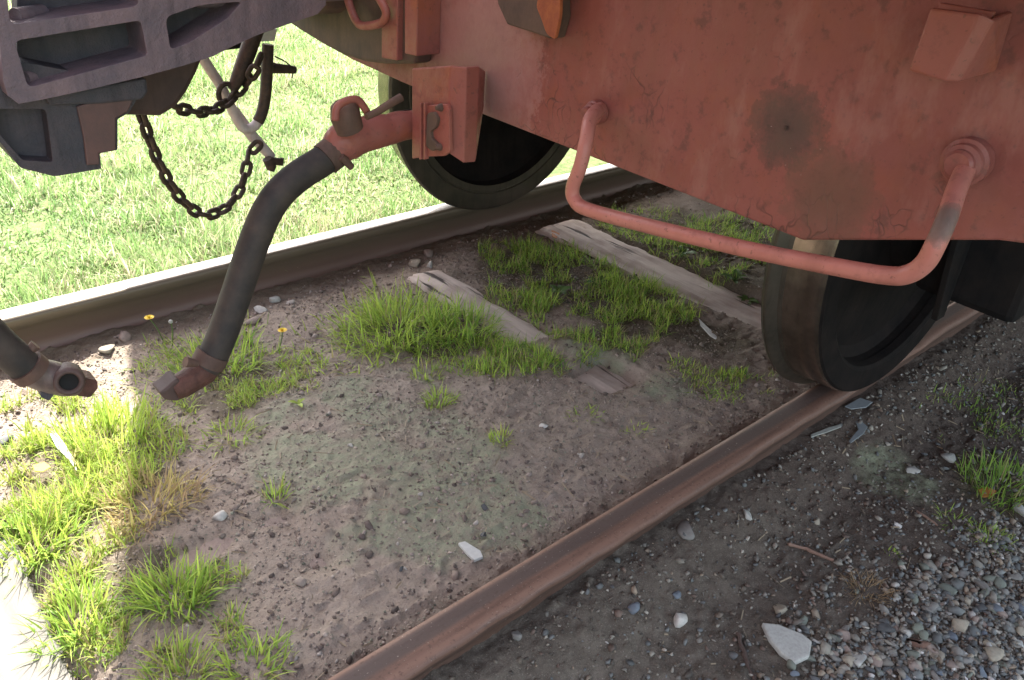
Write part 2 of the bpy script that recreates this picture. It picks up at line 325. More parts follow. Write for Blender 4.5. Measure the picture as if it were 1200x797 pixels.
def tube(bm, pts, rad, seg=14, closed=False, cap=True, flat_=None):
    pts = [Vector(p) for p in pts]; n = len(pts); rings = []
    t0 = (pts[1]-pts[0]).normalized(); u = t0.orthogonal().normalized()
    for i, p in enumerate(pts):
        if closed: t = (pts[(i+1)%n]-pts[i-1]).normalized()
        else: t = (pts[min(i+1,n-1)]-pts[max(i-1,0)]).normalized()
        u = (u-t*u.dot(t)).normalized(); v = t.cross(u)
        r = rad[i] if isinstance(rad, (list, tuple)) else rad
        rings.append([bm.verts.new(p+(u*math.cos(a)+v*math.sin(a))*r) for a in [2*math.pi*k/seg for k in range(seg)]])
    for i in range(n if closed else n-1):
        a, b = rings[i], rings[(i+1)%n]
        for k in range(seg): bm.faces.new((a[k],a[(k+1)%seg],b[(k+1)%seg],b[k]))
    if cap and not closed: bm.faces.new(rings[0][::-1]); bm.faces.new(rings[-1])
    return bm
def mktube(name, pts, rad, mat, parent, seg=14, smoothpts=0, rnd=None):
    bm = bmesh.new(); P = spline(pts, smoothpts) if smoothpts else pts
    if isinstance(rad, (list,tuple)) and smoothpts:
        rr = []; 
        for i in range(len(rad)-1): rr += [rad[i]+(rad[i+1]-rad[i])*k/smoothpts for k in range(smoothpts)]
        rad = rr+[rad[-1]]
    tube(bm, P, rad, seg)
    o = frombm(name, bm, mat, parent, True)
    o.modifiers.new('edge','EDGE_SPLIT').split_angle = R(50)
    return o
def slab(name, outer, vec, mat, parent, holes=(), bev=0.004, smooth=False, bm=None):
    """extrude the polygon (3-D points, flat) with holes along vec"""
    own = bm is None
    if own: bm = bmesh.new()
    loops = [outer]+list(holes); tris = tessellate_polygon([[Vector(p) for p in l] for l in loops])
    allp = [Vector(p) for l in loops for p in l]; v = Vector(vec)
    f = [bm.verts.new(p) for p in allp]; b = [bm.verts.new(p+v) for p in allp]
    for t in tris:
        if len(set(t)) == 3:
            try: bm.faces.new([f[i] for i in t]); bm.faces.new([b[i] for i in t][::-1])
            except ValueError: pass
    k = 0
    for l in loops:
        n = len(l)
        for i in range(n): bm.faces.new((f[k+i], f[k+(i+1)%n], b[k+(i+1)%n], b[k+i]))
        k += n
    if own: 
        bmesh.ops.recalc_face_normals(bm, faces=bm.faces)
        bmesh.ops.dissolve_limit(bm, angle_limit=0.01, verts=bm.verts, edges=bm.edges)
        return frombm(name, bm, mat, parent, smooth, bev)
def roundpoly(pts, r=0.25, n=3):
    """round the corners of a 2-D or 3-D polygon by fraction r of the shorter side"""
    pts = [Vector(p) for p in pts]; out = []; m = len(pts)
    for i in range(m):
        a, b, c = pts[i-1], pts[i], pts[(i+1)%m]; L = min((a-b).length, (c-b).length)*r
        p = b+(a-b).normalized()*L; q = b+(c-b).normalized()*L
        for k in range(n+1):
            t = k/n; out.append(p*(1-t)**2+b*2*t*(1-t)+q*t*t)
    return out
def lathe(name, prof, c, mat, parent, seg=96, axis='Y', smooth=True):
    """prof = list of (radius, offset along axis)"""
    bm = bmesh.new(); rings = []
    for r, y in prof:
        rings.append([bm.verts.new((c[0]+r*math.cos(a), c[1]+y, c[2]+r*math.sin(a)) if axis == 'Y' else (c[0]+y, c[1]+r*math.cos(a), c[2]+r*math.sin(a))) for a in [2*math.pi*k/seg for k in range(seg)]])
    for a, b in zip(rings, rings[1:]):
        for k in range(seg): bm.faces.new((a[k],a[(k+1)%seg],b[(k+1)%seg],b[k]))
    bmesh.ops.remove_doubles(bm, verts=bm.verts, dist=1e-6)
    o = frombm(name, bm, mat, parent, smooth); o.modifiers.new('edge','EDGE_SPLIT').split_angle = R(28); return o
def npmesh(name, verts, faces, attrs=None, fs=3):
    me = bpy.data.meshes.new(name); nv, nf = len(verts), len(faces)
    me.vertices.add(nv); me.vertices.foreach_set('co', verts.astype(np.float32).ravel())
    me.loops.add(nf*fs); me.loops.foreach_set('vertex_index', faces.astype(np.int32).ravel())
    me.polygons.add(nf); me.polygons.foreach_set('loop_start', np.arange(0, nf*fs, fs, dtype=np.int32))
    try: me.polygons.foreach_set('loop_total', np.full(nf, fs, dtype=np.int32))
    except Exception: pass
    me.update(calc_edges=True)
    for k_, v in (attrs or {}).items():
        if v.ndim == 1: me.attributes.new(k_, 'FLOAT', 'POINT').data.foreach_set('value', v.astype(np.float32))
        else: me.attributes.new(k_, 'FLOAT_COLOR', 'POINT').data.foreach_set('color', v.astype(np.float32).ravel())
    return me
# ------------------------------------------------------------------ ground sheet
def axis(lo_, hi_, step, far):
    mid = np.arange(lo_, hi_, step); out = [mid]; s = step; x = hi_; L = []
    while x < far: L.append(x); s *= 1.18; x += s
    L.append(far); s = step; x = lo_; K = []
    while x > -far: s *= 1.18; x -= s; K.append(x)
    return np.concatenate([np.array(K[::-1]), mid, np.array(L)])
gx = axis(-0.3, 2.7, 0.005, 400); gy = axis(-0.1, 2.3, 0.005, 400)
XX, YY = np.meshgrid(gx, gy, indexing='ij'); xs, ys = XX.ravel(), YY.ravel()
zs = gh(xs, ys)
nx, ny = len(gx), len(gy); ii, jj = np.meshgrid(np.arange(nx-1), np.arange(ny-1), indexing='ij'); a = (ii*ny+jj).ravel()
faces = np.stack([a, a+ny, a+ny+1, a+1], 1)
def blob(x, y, cx, cy, r, r2=None):
    r2 = r2 or r; d = np.sqrt(((x-cx)/r)**2+((y-cy)/r2)**2)+0.9*vnoise(x,y,0.11,41)+0.5*vnoise(x,y,0.04,43); return sstep(1.1, 0.55, d)
def blobs(L, x, y):
    m = np.zeros_like(x)
    for px, py, r in L: 
        q = onz((px, py), -0.1); m = np.maximum(m, blob(x, y, q.x, q.y, r))
    return m
inn = ((ys > 0.74)&(ys < 2.246)).astype(float)
moss = blobs([(450,500,0.22),(380,540,0.16),(520,590,0.2),(600,640,0.1),(430,540,0.16),(480,600,0.17),(520,640,0.14),(400,590,0.10),(470,560,0.16),(560,590,0.08),(350,480,0.10),(400,470,0.08),(700,420,0.12),(760,470,0.10),(1060,560,0.10)], xs, ys)
litter = blobs([(640,320,0.30),(720,360,0.25),(700,300,0.25),(490,380,0.16),(820,290,0.5),(900,330,0.2),(850,420,0.12),(790,400,0.14),(100,540,0.18),(60,620,0.15),(170,700,0.10),(80,720,0.12),(260,450,0.16),(1170,570,0.12)], xs, ys)*0.8
litter = np.maximum(litter, sstep(2.05, 2.2, ys)*inn*0.7)
gravel = np.where(ys < 0.74, 1.0, 0.0)
meadow = sstep(2.25, 2.32, ys)+sstep(-2.5,-4.0,ys)
shade_tone = inn*sstep(1.6,2.4,xs)*0.8+0.5*sstep(0.62,0.74,ys)*(1-inn)*(ys<0.74)
shade_tone = np.maximum(shade_tone, sstep(0.86,0.79,ys)*inn*0.7); shade_tone = np.maximum(shade_tone, (ys < 0.74)*sstep(1.1,2.0,xs+0.8*ys-0.25+0.5*vnoise(xs,ys,0.2,35))*1.2)   # shade below the wagon painted into the ground, darker along the near rail
me = npmesh('ground', np.stack([xs,ys,zs],1), faces, dict(moss=moss, litter=litter, gravel=gravel, meadow=np.clip(meadow,0,1), shade_tone=shade_tone), 4)
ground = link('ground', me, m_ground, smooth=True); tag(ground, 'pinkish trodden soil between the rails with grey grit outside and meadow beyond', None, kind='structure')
# ------------------------------------------------------------------ sleepers
labels = ['pale sunlit bleached sleeper at the bottom left corner', 'half buried sleeper end in the bare soil left of the moss patch', 'cracked weathered sleeper cutting through the grass in the middle of the track', 'wide weathered sleeper with grass on both sides beside the near wheel']
for i, (cx, wd, tz, sk) in enumerate(SLEEPERS+[(2.75,0.24,-0.12,0),(3.4,0.24,-0.12,0)]):
    bm = bmesh.new(); n = 90; L0, L1 = 0.72, 2.26
    top = []; hw = wd/2; TZ = tz
    K = 15
    for q in range(n+1):
        y = L0+(L1-L0)*q/n
        nz_ = lambda s_, o_: float(vnoise(np.array([y]), np.array([i*3.3+o_]), s_)[0])
        e = 0.022*nz_(0.12,1)+0.012*nz_(0.03,2); e2 = 0.022*nz_(0.14,5)+0.012*nz_(0.035,6); ex = cx+sk*(y-1.5)
        lo_z = min(float(gh(np.array([ex+d_]), np.array([y]), False)[0]) for d_ in (-hw-0.02,-hw/2,0,hw/2,hw+0.02))
        rng_ = ((0.80,1.46),(1.02,1.20),(1.12,1.95),(1.10,2.02),(9,9),(9,9))[i]
        w_ = float(sstep(rng_[0]-0.14, rng_[0]-0.03, y)*sstep(rng_[1]+0.14, rng_[1]+0.03, y)); tz = TZ*w_+min(TZ, lo_z-0.014)*(1-w_)
        x0 = ex-hw+e; x1 = ex+hw+e2; row = [(x0,tz-0.14),(x0,tz-0.016)]
        for m_ in range(K+1):
            t_ = m_/K; xx = x0+0.006+(x1-x0-0.012)*t_
            gz_ = float(vnoise(np.array([xx]), np.array([y*0.10+i]), 0.012, 15)[0]); cz_ = float(vnoise(np.array([xx]), np.array([y*0.16+i*2]), 0.03, 19)[0])
            row.append((xx, tz+0.006*gz_-0.022*max(0.0, cz_-0.22)*(i > 0)-0.006*(abs(t_-0.5)*2)**4))
        row += [(x1,tz-0.018),(x1,tz-0.14)]
        top.append([bm.verts.new((px,y,pz)) for px,pz in row])
    for a_, b_ in zip(top, top[1:]):
        for k_ in range(len(a_)-1): bm.faces.new((a_[k_],a_[k_+1],b_[k_+1],b_[k_]))
    bm.faces.new(top[0]); bm.faces.new(top[-1][::-1])
    o = frombm('sleeper', bm, m_pale if cx < 0.3 else m_dusty if cx < 1 else m_wood, smooth=True); o.modifiers.new('edge','EDGE_SPLIT').split_angle = R(40)
    tag(rebase(o), (labels+['sleeper under the wagon just past the near wheel','sleeper deep in the shade under the wagon floor'])[i], 'sleeper', 'wooden railway sleepers')
# ------------------------------------------------------------------ rails
def rail(label, yc, lip, mat):
    prof = []                                         # closed section, y offset, z
    hw = 0.0355
    half = [(0.0,0.0),(0.012,-0.0004),(0.022,-0.0012),(0.030,-0.0035),(0.0345,-0.008),(0.0355,-0.014),(0.034,-0.030),(0.026,-0.040),(0.019,-0.052),(0.016,-0.09),(0.019,-0.115),(0.030,-0.127),(0.060,-0.139),(0.0625,-0.142),(0.0625,-0.150)]
    sec = [(y,z) for y,z in half]+[(-y,z) for y,z in half[::-1][:-1]]
    xs_ = np.concatenate([np.linspace(-14,-0.6,24), np.arange(-0.55,4.2,0.02), np.linspace(4.3,24,30)])
    V = []
    for x in xs_:
        wv = 0.004*float(vnoise(np.array([x]),np.array([0.3]),0.06,7)[0])+0.004*float(vnoise(np.array([x]),np.array([0.7]),0.2,8)[0])
        for y, z in sec:
            yy, zz = y, z
            if lip and y < -0.02 and z > -0.04:       # rolled-over, ragged outer edge of the old head
                g_ = 1+0.5*math.sin(x*7.0)
                if z > -0.02: yy = y-0.0035*g_-wv*0.9; zz = z
                else: yy = y-wv
            if lip and abs(y) < 0.014 and z > -0.003: zz = z-0.0013-0.0004*math.sin(x*23)
            V.append((x, yc*0+yy, zz))
    n = len(sec); m = len(xs_); i_, j_ = np.meshgrid(np.arange(m-1), np.arange(n), indexing='ij'); a_ = (i_*n+j_).ravel(); b_ = (i_*n+(j_+1)%n).ravel()
    me = npmesh('rail', np.array(V), np.stack([a_, b_, b_+n, a_+n], 1), None, 4)
    o = link('rail', me, mat, smooth=True); o.location = (0, yc, 0); o.modifiers.new('edge','EDGE_SPLIT').split_angle = R(38)
    tag(o, label, 'rail', 'two rails of the track'); return o
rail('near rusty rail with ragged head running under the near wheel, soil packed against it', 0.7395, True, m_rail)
rail('far rail with bright sunlit top and tall brown web in front of the meadow', 2.2455, False, m_rail_sunlit)
# ------------------------------------------------------------------ wagon
wag = tag(empty('freight_wagon', (0.9,1.487,0.0)), 'salmon red freight wagon on the right, its headstock, wheels and coupling over the track', 'wagon')
# headstock
bot = [(568,133),(735,201),(930,285)]
P = [onx(p,0.9) for p in bot]; zb = sum(p.z for p in P)/3
yl = P[-1].y
outer = [(0.9,-0.02,1.10),(0.9,-0.02,zb+0.5*0.17+0.05),(0.9,0.25,onx((1200,292),0.9).z),(0.9,yl-0.01,zb),(0.9,1.30,zb+0.004)]
q1 = onx((412,70),0.9); q2 = onx((333,23),0.9)
outer += [tuple(q1),tuple(q2),(0.9,2.2,0.88),(0.9,2.99,0.95),(0.9,2.99,1.10)]
hs = slab('headstock', outer, (0.014,0,0), m_plate, wag, bev=0.003)
# top flange, plus unseen side sills and boards added to block light
bm = bmesh.new(); box(bm,(0.918,0.02,0.98),(1.0,2.88,1.09)); box(bm,(0.92,2.90,0.93),(9.58,3.04,1.098)); box(bm,(1.45,-0.03,0.84),(9.58,0.06,1.098)); box(bm,(1.8,-0.06,0.60),(9.5,-0.034,1.09)); box(bm,(1.8,-0.20,0.585),(9.5,0.02,0.598)); frombm('flange_and_shade_boards', bm, m_under, wag)
# body and underframe
bm = bmesh.new(); box(bm,(0.93,-0.02,1.10),(9.6,2.99,3.25)); frombm('wagon_body', bm, m_body, wag, bev=0.01)
bm = bmesh.new(); box(bm,(0.50,-0.02,1.115),(0.925,1.05,1.16)); box(bm,(0.50,-0.02,1.165),(0.925,1.05,1.19)); frombm('shade_platform', bm, m_body, wag, bev=0.003)  # unseen platform added to shade the upper right of the plate
bm = bmesh.new()
for y in (0.50,2.40): box(bm,(0.93,y-0.05,0.86),(9.58,y+0.05,1.095))
for x in (3.2,5.1,7.2): box(bm,(x,0.56,0.9),(x+0.09,2.34,1.09))
frombm('underframe', bm, m_under, wag)
def wheel(yface, s, x, parent):
    """s=+1: outer side towards +Y. yface = back (inner) face"""
    rt = 0.44
    t = lathe('wheel', [(0.372,0.0),(0.395,-0.0 if s else 0),(0.398,0.004*s),(0.402,0.004*s),(0.404,0.0),(0.45,0.0),(0.462,0.004*s),(0.467,0.012*s),(0.466,0.018*s),(0.458,0.027*s),(0.446,0.033*s),(0.4425,0.042*s)], (x,yface,rt), m_flange, parent)
    # profile of wheel rim outer side
    tr = lathe('tread', [(0.4425,0.042*s),(0.440,0.060*s),(0.437,0.118*s),(0.433,0.126*s)], (x,yface,rt), m_tread, t)
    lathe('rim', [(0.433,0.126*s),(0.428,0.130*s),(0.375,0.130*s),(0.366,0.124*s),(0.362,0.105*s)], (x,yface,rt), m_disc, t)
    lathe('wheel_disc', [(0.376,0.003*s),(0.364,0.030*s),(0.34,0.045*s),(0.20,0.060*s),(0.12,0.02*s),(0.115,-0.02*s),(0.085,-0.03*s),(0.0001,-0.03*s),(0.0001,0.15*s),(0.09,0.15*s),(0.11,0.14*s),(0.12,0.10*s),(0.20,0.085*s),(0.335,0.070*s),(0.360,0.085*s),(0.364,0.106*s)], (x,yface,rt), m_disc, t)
    return t
for x in (1.915, 7.9):
    wheel(2.175, 1, x, wag); wheel(0.806, -1, x, wag)
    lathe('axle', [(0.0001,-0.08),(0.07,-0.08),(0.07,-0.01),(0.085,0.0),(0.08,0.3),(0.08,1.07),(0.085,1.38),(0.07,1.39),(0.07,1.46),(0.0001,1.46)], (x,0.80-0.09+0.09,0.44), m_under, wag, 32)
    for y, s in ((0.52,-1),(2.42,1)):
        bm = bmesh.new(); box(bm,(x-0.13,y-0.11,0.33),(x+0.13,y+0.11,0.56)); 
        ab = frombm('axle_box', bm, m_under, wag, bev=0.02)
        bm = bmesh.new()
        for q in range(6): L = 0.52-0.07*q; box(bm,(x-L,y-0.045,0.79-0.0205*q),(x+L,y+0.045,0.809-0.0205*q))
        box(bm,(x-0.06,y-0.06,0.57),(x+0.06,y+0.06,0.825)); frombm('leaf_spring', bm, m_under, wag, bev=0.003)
        o3 = [(x-0.30,y+0.02,0.90),(x-0.20,y+0.02,0.42),(x-0.17,y+0.02,0.30),(x-0.135,y+0.02,0.30),(x-0.135,y+0.02,0.60),(x+0.135,y+0.02,0.60),(x+0.135,y+0.02,0.30),(x+0.17,y+0.02,0.30),(x+0.20,y+0.02,0.42),(x+0.30,y+0.02,0.90)]
        slab('axle_guard', o3, (0,0.014,0), m_under, wag, bev=0.002)
# brake gear beside the near wheel
bm = bmesh.new(); a_ = []
for k_ in range(9):
    an = R(-38+k_*9); a_.append((an))
for y0, y1 in ((0.685,0.765),):
    inn_ = [(1.915+0.447*math.cos(t), 0.44+0.447*math.sin(t)) for t in a_]; out_ = [(1.915+0.50*math.cos(t), 0.44+0.50*math.sin(t)) for t in a_[::-1]]
    slab('', [(x,y0,z) for x,z in inn_+out_], (0,y1-y0,0), None, None, bm=bm)
frombm('brake_block', bm, m_under, wag, bev=0.004)
slab('brake_hanger', [(2.37,0.66,0.36),(2.43,0.66,0.36),(2.50,0.66,0.92),(2.40,0.66,0.92)], (0,-0.02,0), m_brown, wag, bev=0.003)
mktube('brake_pull_rod', [(1.0,1.487,0.60),(4.2,1.487,0.60)], 0.016, m_under, wag)
bm = bmesh.new(); box(bm,(2.30,0.3,0.52),(2.42,0.46,0.86)); frombm('brake_cylinder_bracket', bm, m_under, wag, bev=0.01)
mktube('air_pipe', [(2.45,0.33,0.88),(2.45,0.34,0.55),(2.6,0.36,0.42),(3.5,0.36,0.42)], 0.045, m_under, wag, smoothpts=5)

# shunter's hand rail under the headstock
XB = 0.80
hp = [onx((703,128),0.889),onx((698,131),0.862),onx((691,142),0.83),onx((687,165),0.81),onx((680,195),XB),onx((671,220),XB),onx((674,235),XB),onx((690,246),XB),onx((760,265),XB),onx((870,291),XB),onx((980,313),XB),onx((1040,323),XB),onx((1065,321),XB),onx((1084,308),XB),onx((1097,285),XB),onx((1110,255),0.815),onx((1120,225),0.845),onx((1134,192),0.885)]
hr = mktube('hand_rail', hp, 0.0098, m_pink, wag, 16, 6)
def knob(p, r, x0, x1, mat, parent, name='bolt_head', rings=True):
    prof = [(0.0001,x0),(r*0.5,x0),(r*0.62,x0+0.003)]
    if rings: prof += [(r*0.62,x0+0.008),(r*0.8,x0+0.010),(r*0.84,x0+0.014),(r*0.84,(x0+x1)/2)]
    prof += [(r,(x0+x1)/2+0.002),(r,x1)]
    return lathe(name, [(a,b-p.x) for a,b in prof], (p.x,p.y,p.z), mat, parent, 28, 'X')
pk = onx((1137,188),0.9); knob(pk, 0.024, 0.868, 0.899, m_plate, hr, 'washer')
pk = onx((703,131),0.9); knob(pk, 0.017, 0.868, 0.899, m_paint, hr, 'washer')
pk = onx((922,150),0.9); knob(pk, 0.0034, 0.897, 0.8995, m_drust, wag, 'rivet', False)
# hook bracket on the right
F = [onx(p,0.835) for p in ((1090,9),(1150,17),(1107,96),(1064,83))]; G = [onx(p,0.843) for p in ((1166,24),(1124,97))]; H = [onx(p,0.899) for p in ((1188,14),(1168,84))]
bm = bmesh.new(); vs = [bm.verts.new(p) for p in F+G+H]
bm.faces.new((vs[0],vs[1],vs[2],vs[3])); bm.faces.new((vs[1],vs[4],vs[5],vs[2])); bm.faces.new((vs[4],vs[6],vs[7],vs[5]))
o = frombm('lamp_bracket', bm, m_paint, wag); s_ = o.modifiers.new('s','SOLIDIFY'); s_.thickness = 0.007; s_.offset = 1; b_ = o.modifiers.new('b','BEVEL'); b_.width = 0.0025; b_.segments = 2
slab('socket_plate', [onx(p,0.862) for p in ((1101,3),(1165,14),(1140,75),(1078,66))], (0.006,0,0), m_paint, wag, bev=0.001)
# dark gusset with bare rust at the top edge
slab('gusset', [onx(p,0.868) for p in ((572,-70),(583,5),(594,29),(622,38),(645,46),(652,20),(648,-70))], (0.03,0,0), m_gray, wag, bev=0.003)
slab('gusset_weld', roundpoly([onx(p,0.862) for p in ((636,-30),(628,8),(634,22),(640,40),(650,47),(656,20),(657,-30))],0.3), (0.006,0,0), m_orange, wag, bev=0.002)
# little guides left of the hose bracket
for a_, b_ in (((447,-40),(466,71)),((474,-40),(489,66))):
    slab('guide_strip', [onx((a_[0],a_[1]),0.85),onx((b_[0],a_[1]),0.85),onx((b_[0]-1,b_[1]),0.85),onx((a_[0],b_[1]-3),0.85)], (0.05,0,0), m_paint, wag, bev=0.002)
bm = bmesh.new(); tube(bm, spline([onx(p,0.835) for p in ((402,-30),(408,0),(416,22),(424,30),(440,29),(450,24),(452,12),(440,-10),(432,-30))],5), 0.0075, 10); frombm('lever_catch', bm, m_paint, wag, True)
# drawgear housing
slab('drawgear_housing', [onx(p,0.862) for p in ((300,-90),(318,0),(331,22),(352,36),(378,52),(400,64),(425,72),(450,75),(486,75),(500,-90))], (0.037,0,0), m_gray, wag, bev=0.006)
slab('housing_cheek', [onx(p,0.80) for p in ((300,-90),(305,8),(330,20),(372,17),(381,10),(384,-90))], (0.05,0,0), m_brown, wag, bev=0.004)
# hose bracket: bent plate
zt, zl = 0.0, 0.0
A1 = onx((485,80),0.805); A2 = onx((487,187),0.805)
def bent(name, plan, ztop, zbot, th, mat, parent, bev=0.002):
    bm = bmesh.new(); n = len(plan); V = []
    for (x, y), zt_, zb_ in zip(plan, ztop, zbot): V.append((bm.verts.new((x,y,zt_)), bm.verts.new((x,y,zb_))))
    for a_, b_ in zip(V, V[1:]): bm.faces.new((a_[0],a_[1],b_[1],b_[0]))
    bmesh.ops.recalc_face_normals(bm, faces=bm.faces)
    o = frombm(name, bm, mat, parent); s_ = o.modifiers.new('s','SOLIDIFY'); s_.thickness = th; s_.offset = 0
    b_ = o.modifiers.new('b','BEVEL'); b_.width = bev; b_.segments = 2; b_.limit_method = 'ANGLE'; return o
B1 = onx((529,77),0.805); B2 = onx((529,182),0.805); C1 = onx((541,76),0.82); C2 = onx((553,194),0.83); D1 = onx((566,83),0.896); D2 = onx((572,128),0.896)
hb = bent('hose_bracket', [(A1.x,A1.y),(B1.x,B1.y),(C1.x,(C1.y+C2.y)/2),(0.845,onx((556,160),0.845).y),(0.896,D1.y)], [A1.z,B1.z,B1.z,B1.z-0.002,D1.z], [A2.z,B2.z+0.003,C2.z+0.004,C2.z,D2.z], 0.008, m_paint, wag)
cp = [onx(p,0.793) for p in ((495,124),(523,122),(526,128),(527,178),(520,183),(494,184))]
slab('clamp_plate', cp, (0.007,0,0), m_paint, hb, bev=0.0015)
for p in ((517,126),(516,172)): knob(onx(p,0.793), 0.0062, 0.783, 0.794, m_brown, hb, 'clamp_bolt', False)
for xx in (491,496): slab('clamp_rib', [onx((xx,121),0.788),onx((xx+2.2,121),0.788),onx((xx+2.2,187),0.788),onx((xx,187),0.788)], (0.008,0,0), m_paint, hb, bev=0.0006)
slab('clamp_saddle', roundpoly([onx(p,0.787) for p in ((500,133),(508,131),(513,140),(510,150),(504,154),(505,162),(513,170),(507,178),(499,172))],0.3), (0.008,0,0), m_gray, hb, bev=0.0015)
# ------------------------------------------------------------------ brake hose
YH = 1.17
def yh(p, y=YH): return ony(p, y)
pipe = mktube('angle_cock', [yh((520,139)),yh((483,146)),yh((468,148)),yh((455,152)),yh((440,154)),yh((425,158)),yh((412,162)),yh((402,168)),yh((396,176)),yh((392,186))], [0.024,0.024,0.0255,0.0255,0.029,0.029,0.032,0.033,0.029,0.023], m_paint, wag, 18, 4)
mktube('cock_cap', [yh((410,152),1.13),yh((405,138),1.13),yh((404,124),1.13),yh((403,119),1.13)], [0.022,0.024,0.022,0.015], m_brown, pipe, 14)
bm = bmesh.new(); tube(bm, spline([yh(p,1.10) for p in ((393,141),(395,126),(406,118),(419,117),(428,128),(432,136))],4), 0.006, 8); frombm('cock_lever_bow', bm, m_paint, pipe, True)
mktube('cock_lever', [yh((429,137),1.09),yh((442,131),1.09),yh((458,121),1.09),yh((470,114),1.09)], [0.0055,0.006,0.0065,0.0068], m_brown, pipe, 10)
hosepts = [yh(p) for p in ((393,178),(376,190),(352,205),(330,224),(313,248),(300,278),(288,312),(276,348),(262,388),(250,416),(240,430))]
hose = mktube('brake_hose', hosepts, [0.0235,0.0245]+[0.0245]*9, m_hose, wag, 22, 5)
hose['label'] = 'black rubber brake hose hanging from the angle cock to the ground'
for p0, p1 in (((392,178),(381,187)),((250,414),(243,427))): mktube('hose_clamp', [yh(p0),yh(p1)], 0.0272, m_brown, hose, 20)
for p in ((406,188),(412,196)): mktube('clamp_lug', [yh((400,184),1.14),yh(p,1.14)], 0.006, m_brown, hose, 8)
mktube('clamp_ear', [yh((231,426),1.15),yh((217,424),1.15)], [0.006,0.009], m_brown, hose, 8)
def gladhand(parent, pts, r, y, lip, mat, bore=None):
    g_ = mktube('coupling_head', [ony(p,y) for p in pts], r, mat, parent, 18, 4)
    slab('coupling_lip', roundpoly([ony(p,y-0.012) for p in lip],0.3), (0,0.036,0), m_drust, g_, bev=0.004)
    return g_
gladhand(hose, ((246,424),(238,434),(225,444),(212,452),(203,457)), [0.022,0.024,0.022,0.021,0.017], YH, ((207,444),(222,452),(222,463),(208,471),(193,469),(187,461),(196,455)), m_glad)

# ------------------------------------------------------------------ coupler
YC = 1.34
cy = lambda p, y=YC: ony(p, y)
outer = [cy(p) for p in ((-22,-110),(-3,20),(4,96),(9,112),(22,122),(50,117),(110,104),(172,89),(216,77),(250,66),(278,52),(300,42),(342,27),(372,17),(382,6),(386,-110))]
holes = [[cy(p) for p in h] for h in (
    roundpoly([(17,48,0),(165,24,0),(173,65,0),(33,103,0)],0.14), roundpoly([(4,-46,0),(158,-66,0),(163,7,0),(12,29,0)],0.12),
    roundpoly([(194,20,0),(235,6,0),(284,2,0),(266,22,0),(222,50,0),(200,58,0)],0.22), roundpoly([(184,-66,0),(290,-76,0),(270,-26,0),(240,-8,0),(192,2,0)],0.2))]
cpl = slab('coupler_head', outer, (0,0.085,0), m_cast, wag, holes, bev=0.006)
slab('pocket_back', [cy((x,y),YC+0.075) for x,y in ((20,-80),(20,98),(160,68),(250,44),(330,8),(340,-80))], (0,0.03,0), m_castd, cpl, bev=0)
mktube('pocket_boss', [cy((62,84),YC+0.062),cy((28,92),YC+0.03)], 0.011, m_cast, cpl, 12)
mktube('pocket_boss', [cy((50,14),YC+0.062),cy((18,19),YC+0.03)], 0.011, m_cast, cpl, 12)
slab('coupler_shelf', [cy(p,YC+0.02) for p in ((52,112),(172,92),(174,108),(168,117),(120,122),(58,124))], (0,0.15,0), m_castd, cpl, bev=0.004)
slab('guard_arm', [cy(p,YC+0.10) for p in ((120,80),(243,60),(232,86),(221,108),(208,126),(190,137),(150,136),(110,128))], (0,0.14,0), m_drust, cpl, bev=0.01)
lb = roundpoly([(-40,60,0),(170,100,0),(152,132,0),(138,140,0),(138,176,0),(117,180,0),(119,198,0),(64,207,0),(24,197,0),(-3,163,0),(-40,120,0)],0.08,2)
slab('lock_block', [cy(p,YC+0.03) for p in lb], (0,0.16,0), m_castd, cpl, [[cy(p,YC+0.03) for p in roundpoly([(-6,128,0),(54,128,0),(62,190,0),(27,188,0),(0,158,0)],0.1)]], bev=0.006)
slab('wear_face', [cy(p,YC+0.024) for p in ((90,125),(163,103),(150,131),(136,139),(136,176),(116,180),(117,193),(102,194),(98,160))], (0,0.006,0), m_rface, cpl, bev=0.002)
slab('lock_web', [cy(p,YC+0.06) for p in ((-10,110),(56,110),(64,195),(26,194),(-6,162))], (0,0.02,0), m_castd, cpl, bev=0)
bm = bmesh.new(); box(bm,(0.55,1.38,0.86),(0.93,1.60,1.04)); frombm('coupler_shank', bm, m_cast, cpl, bev=0.015)
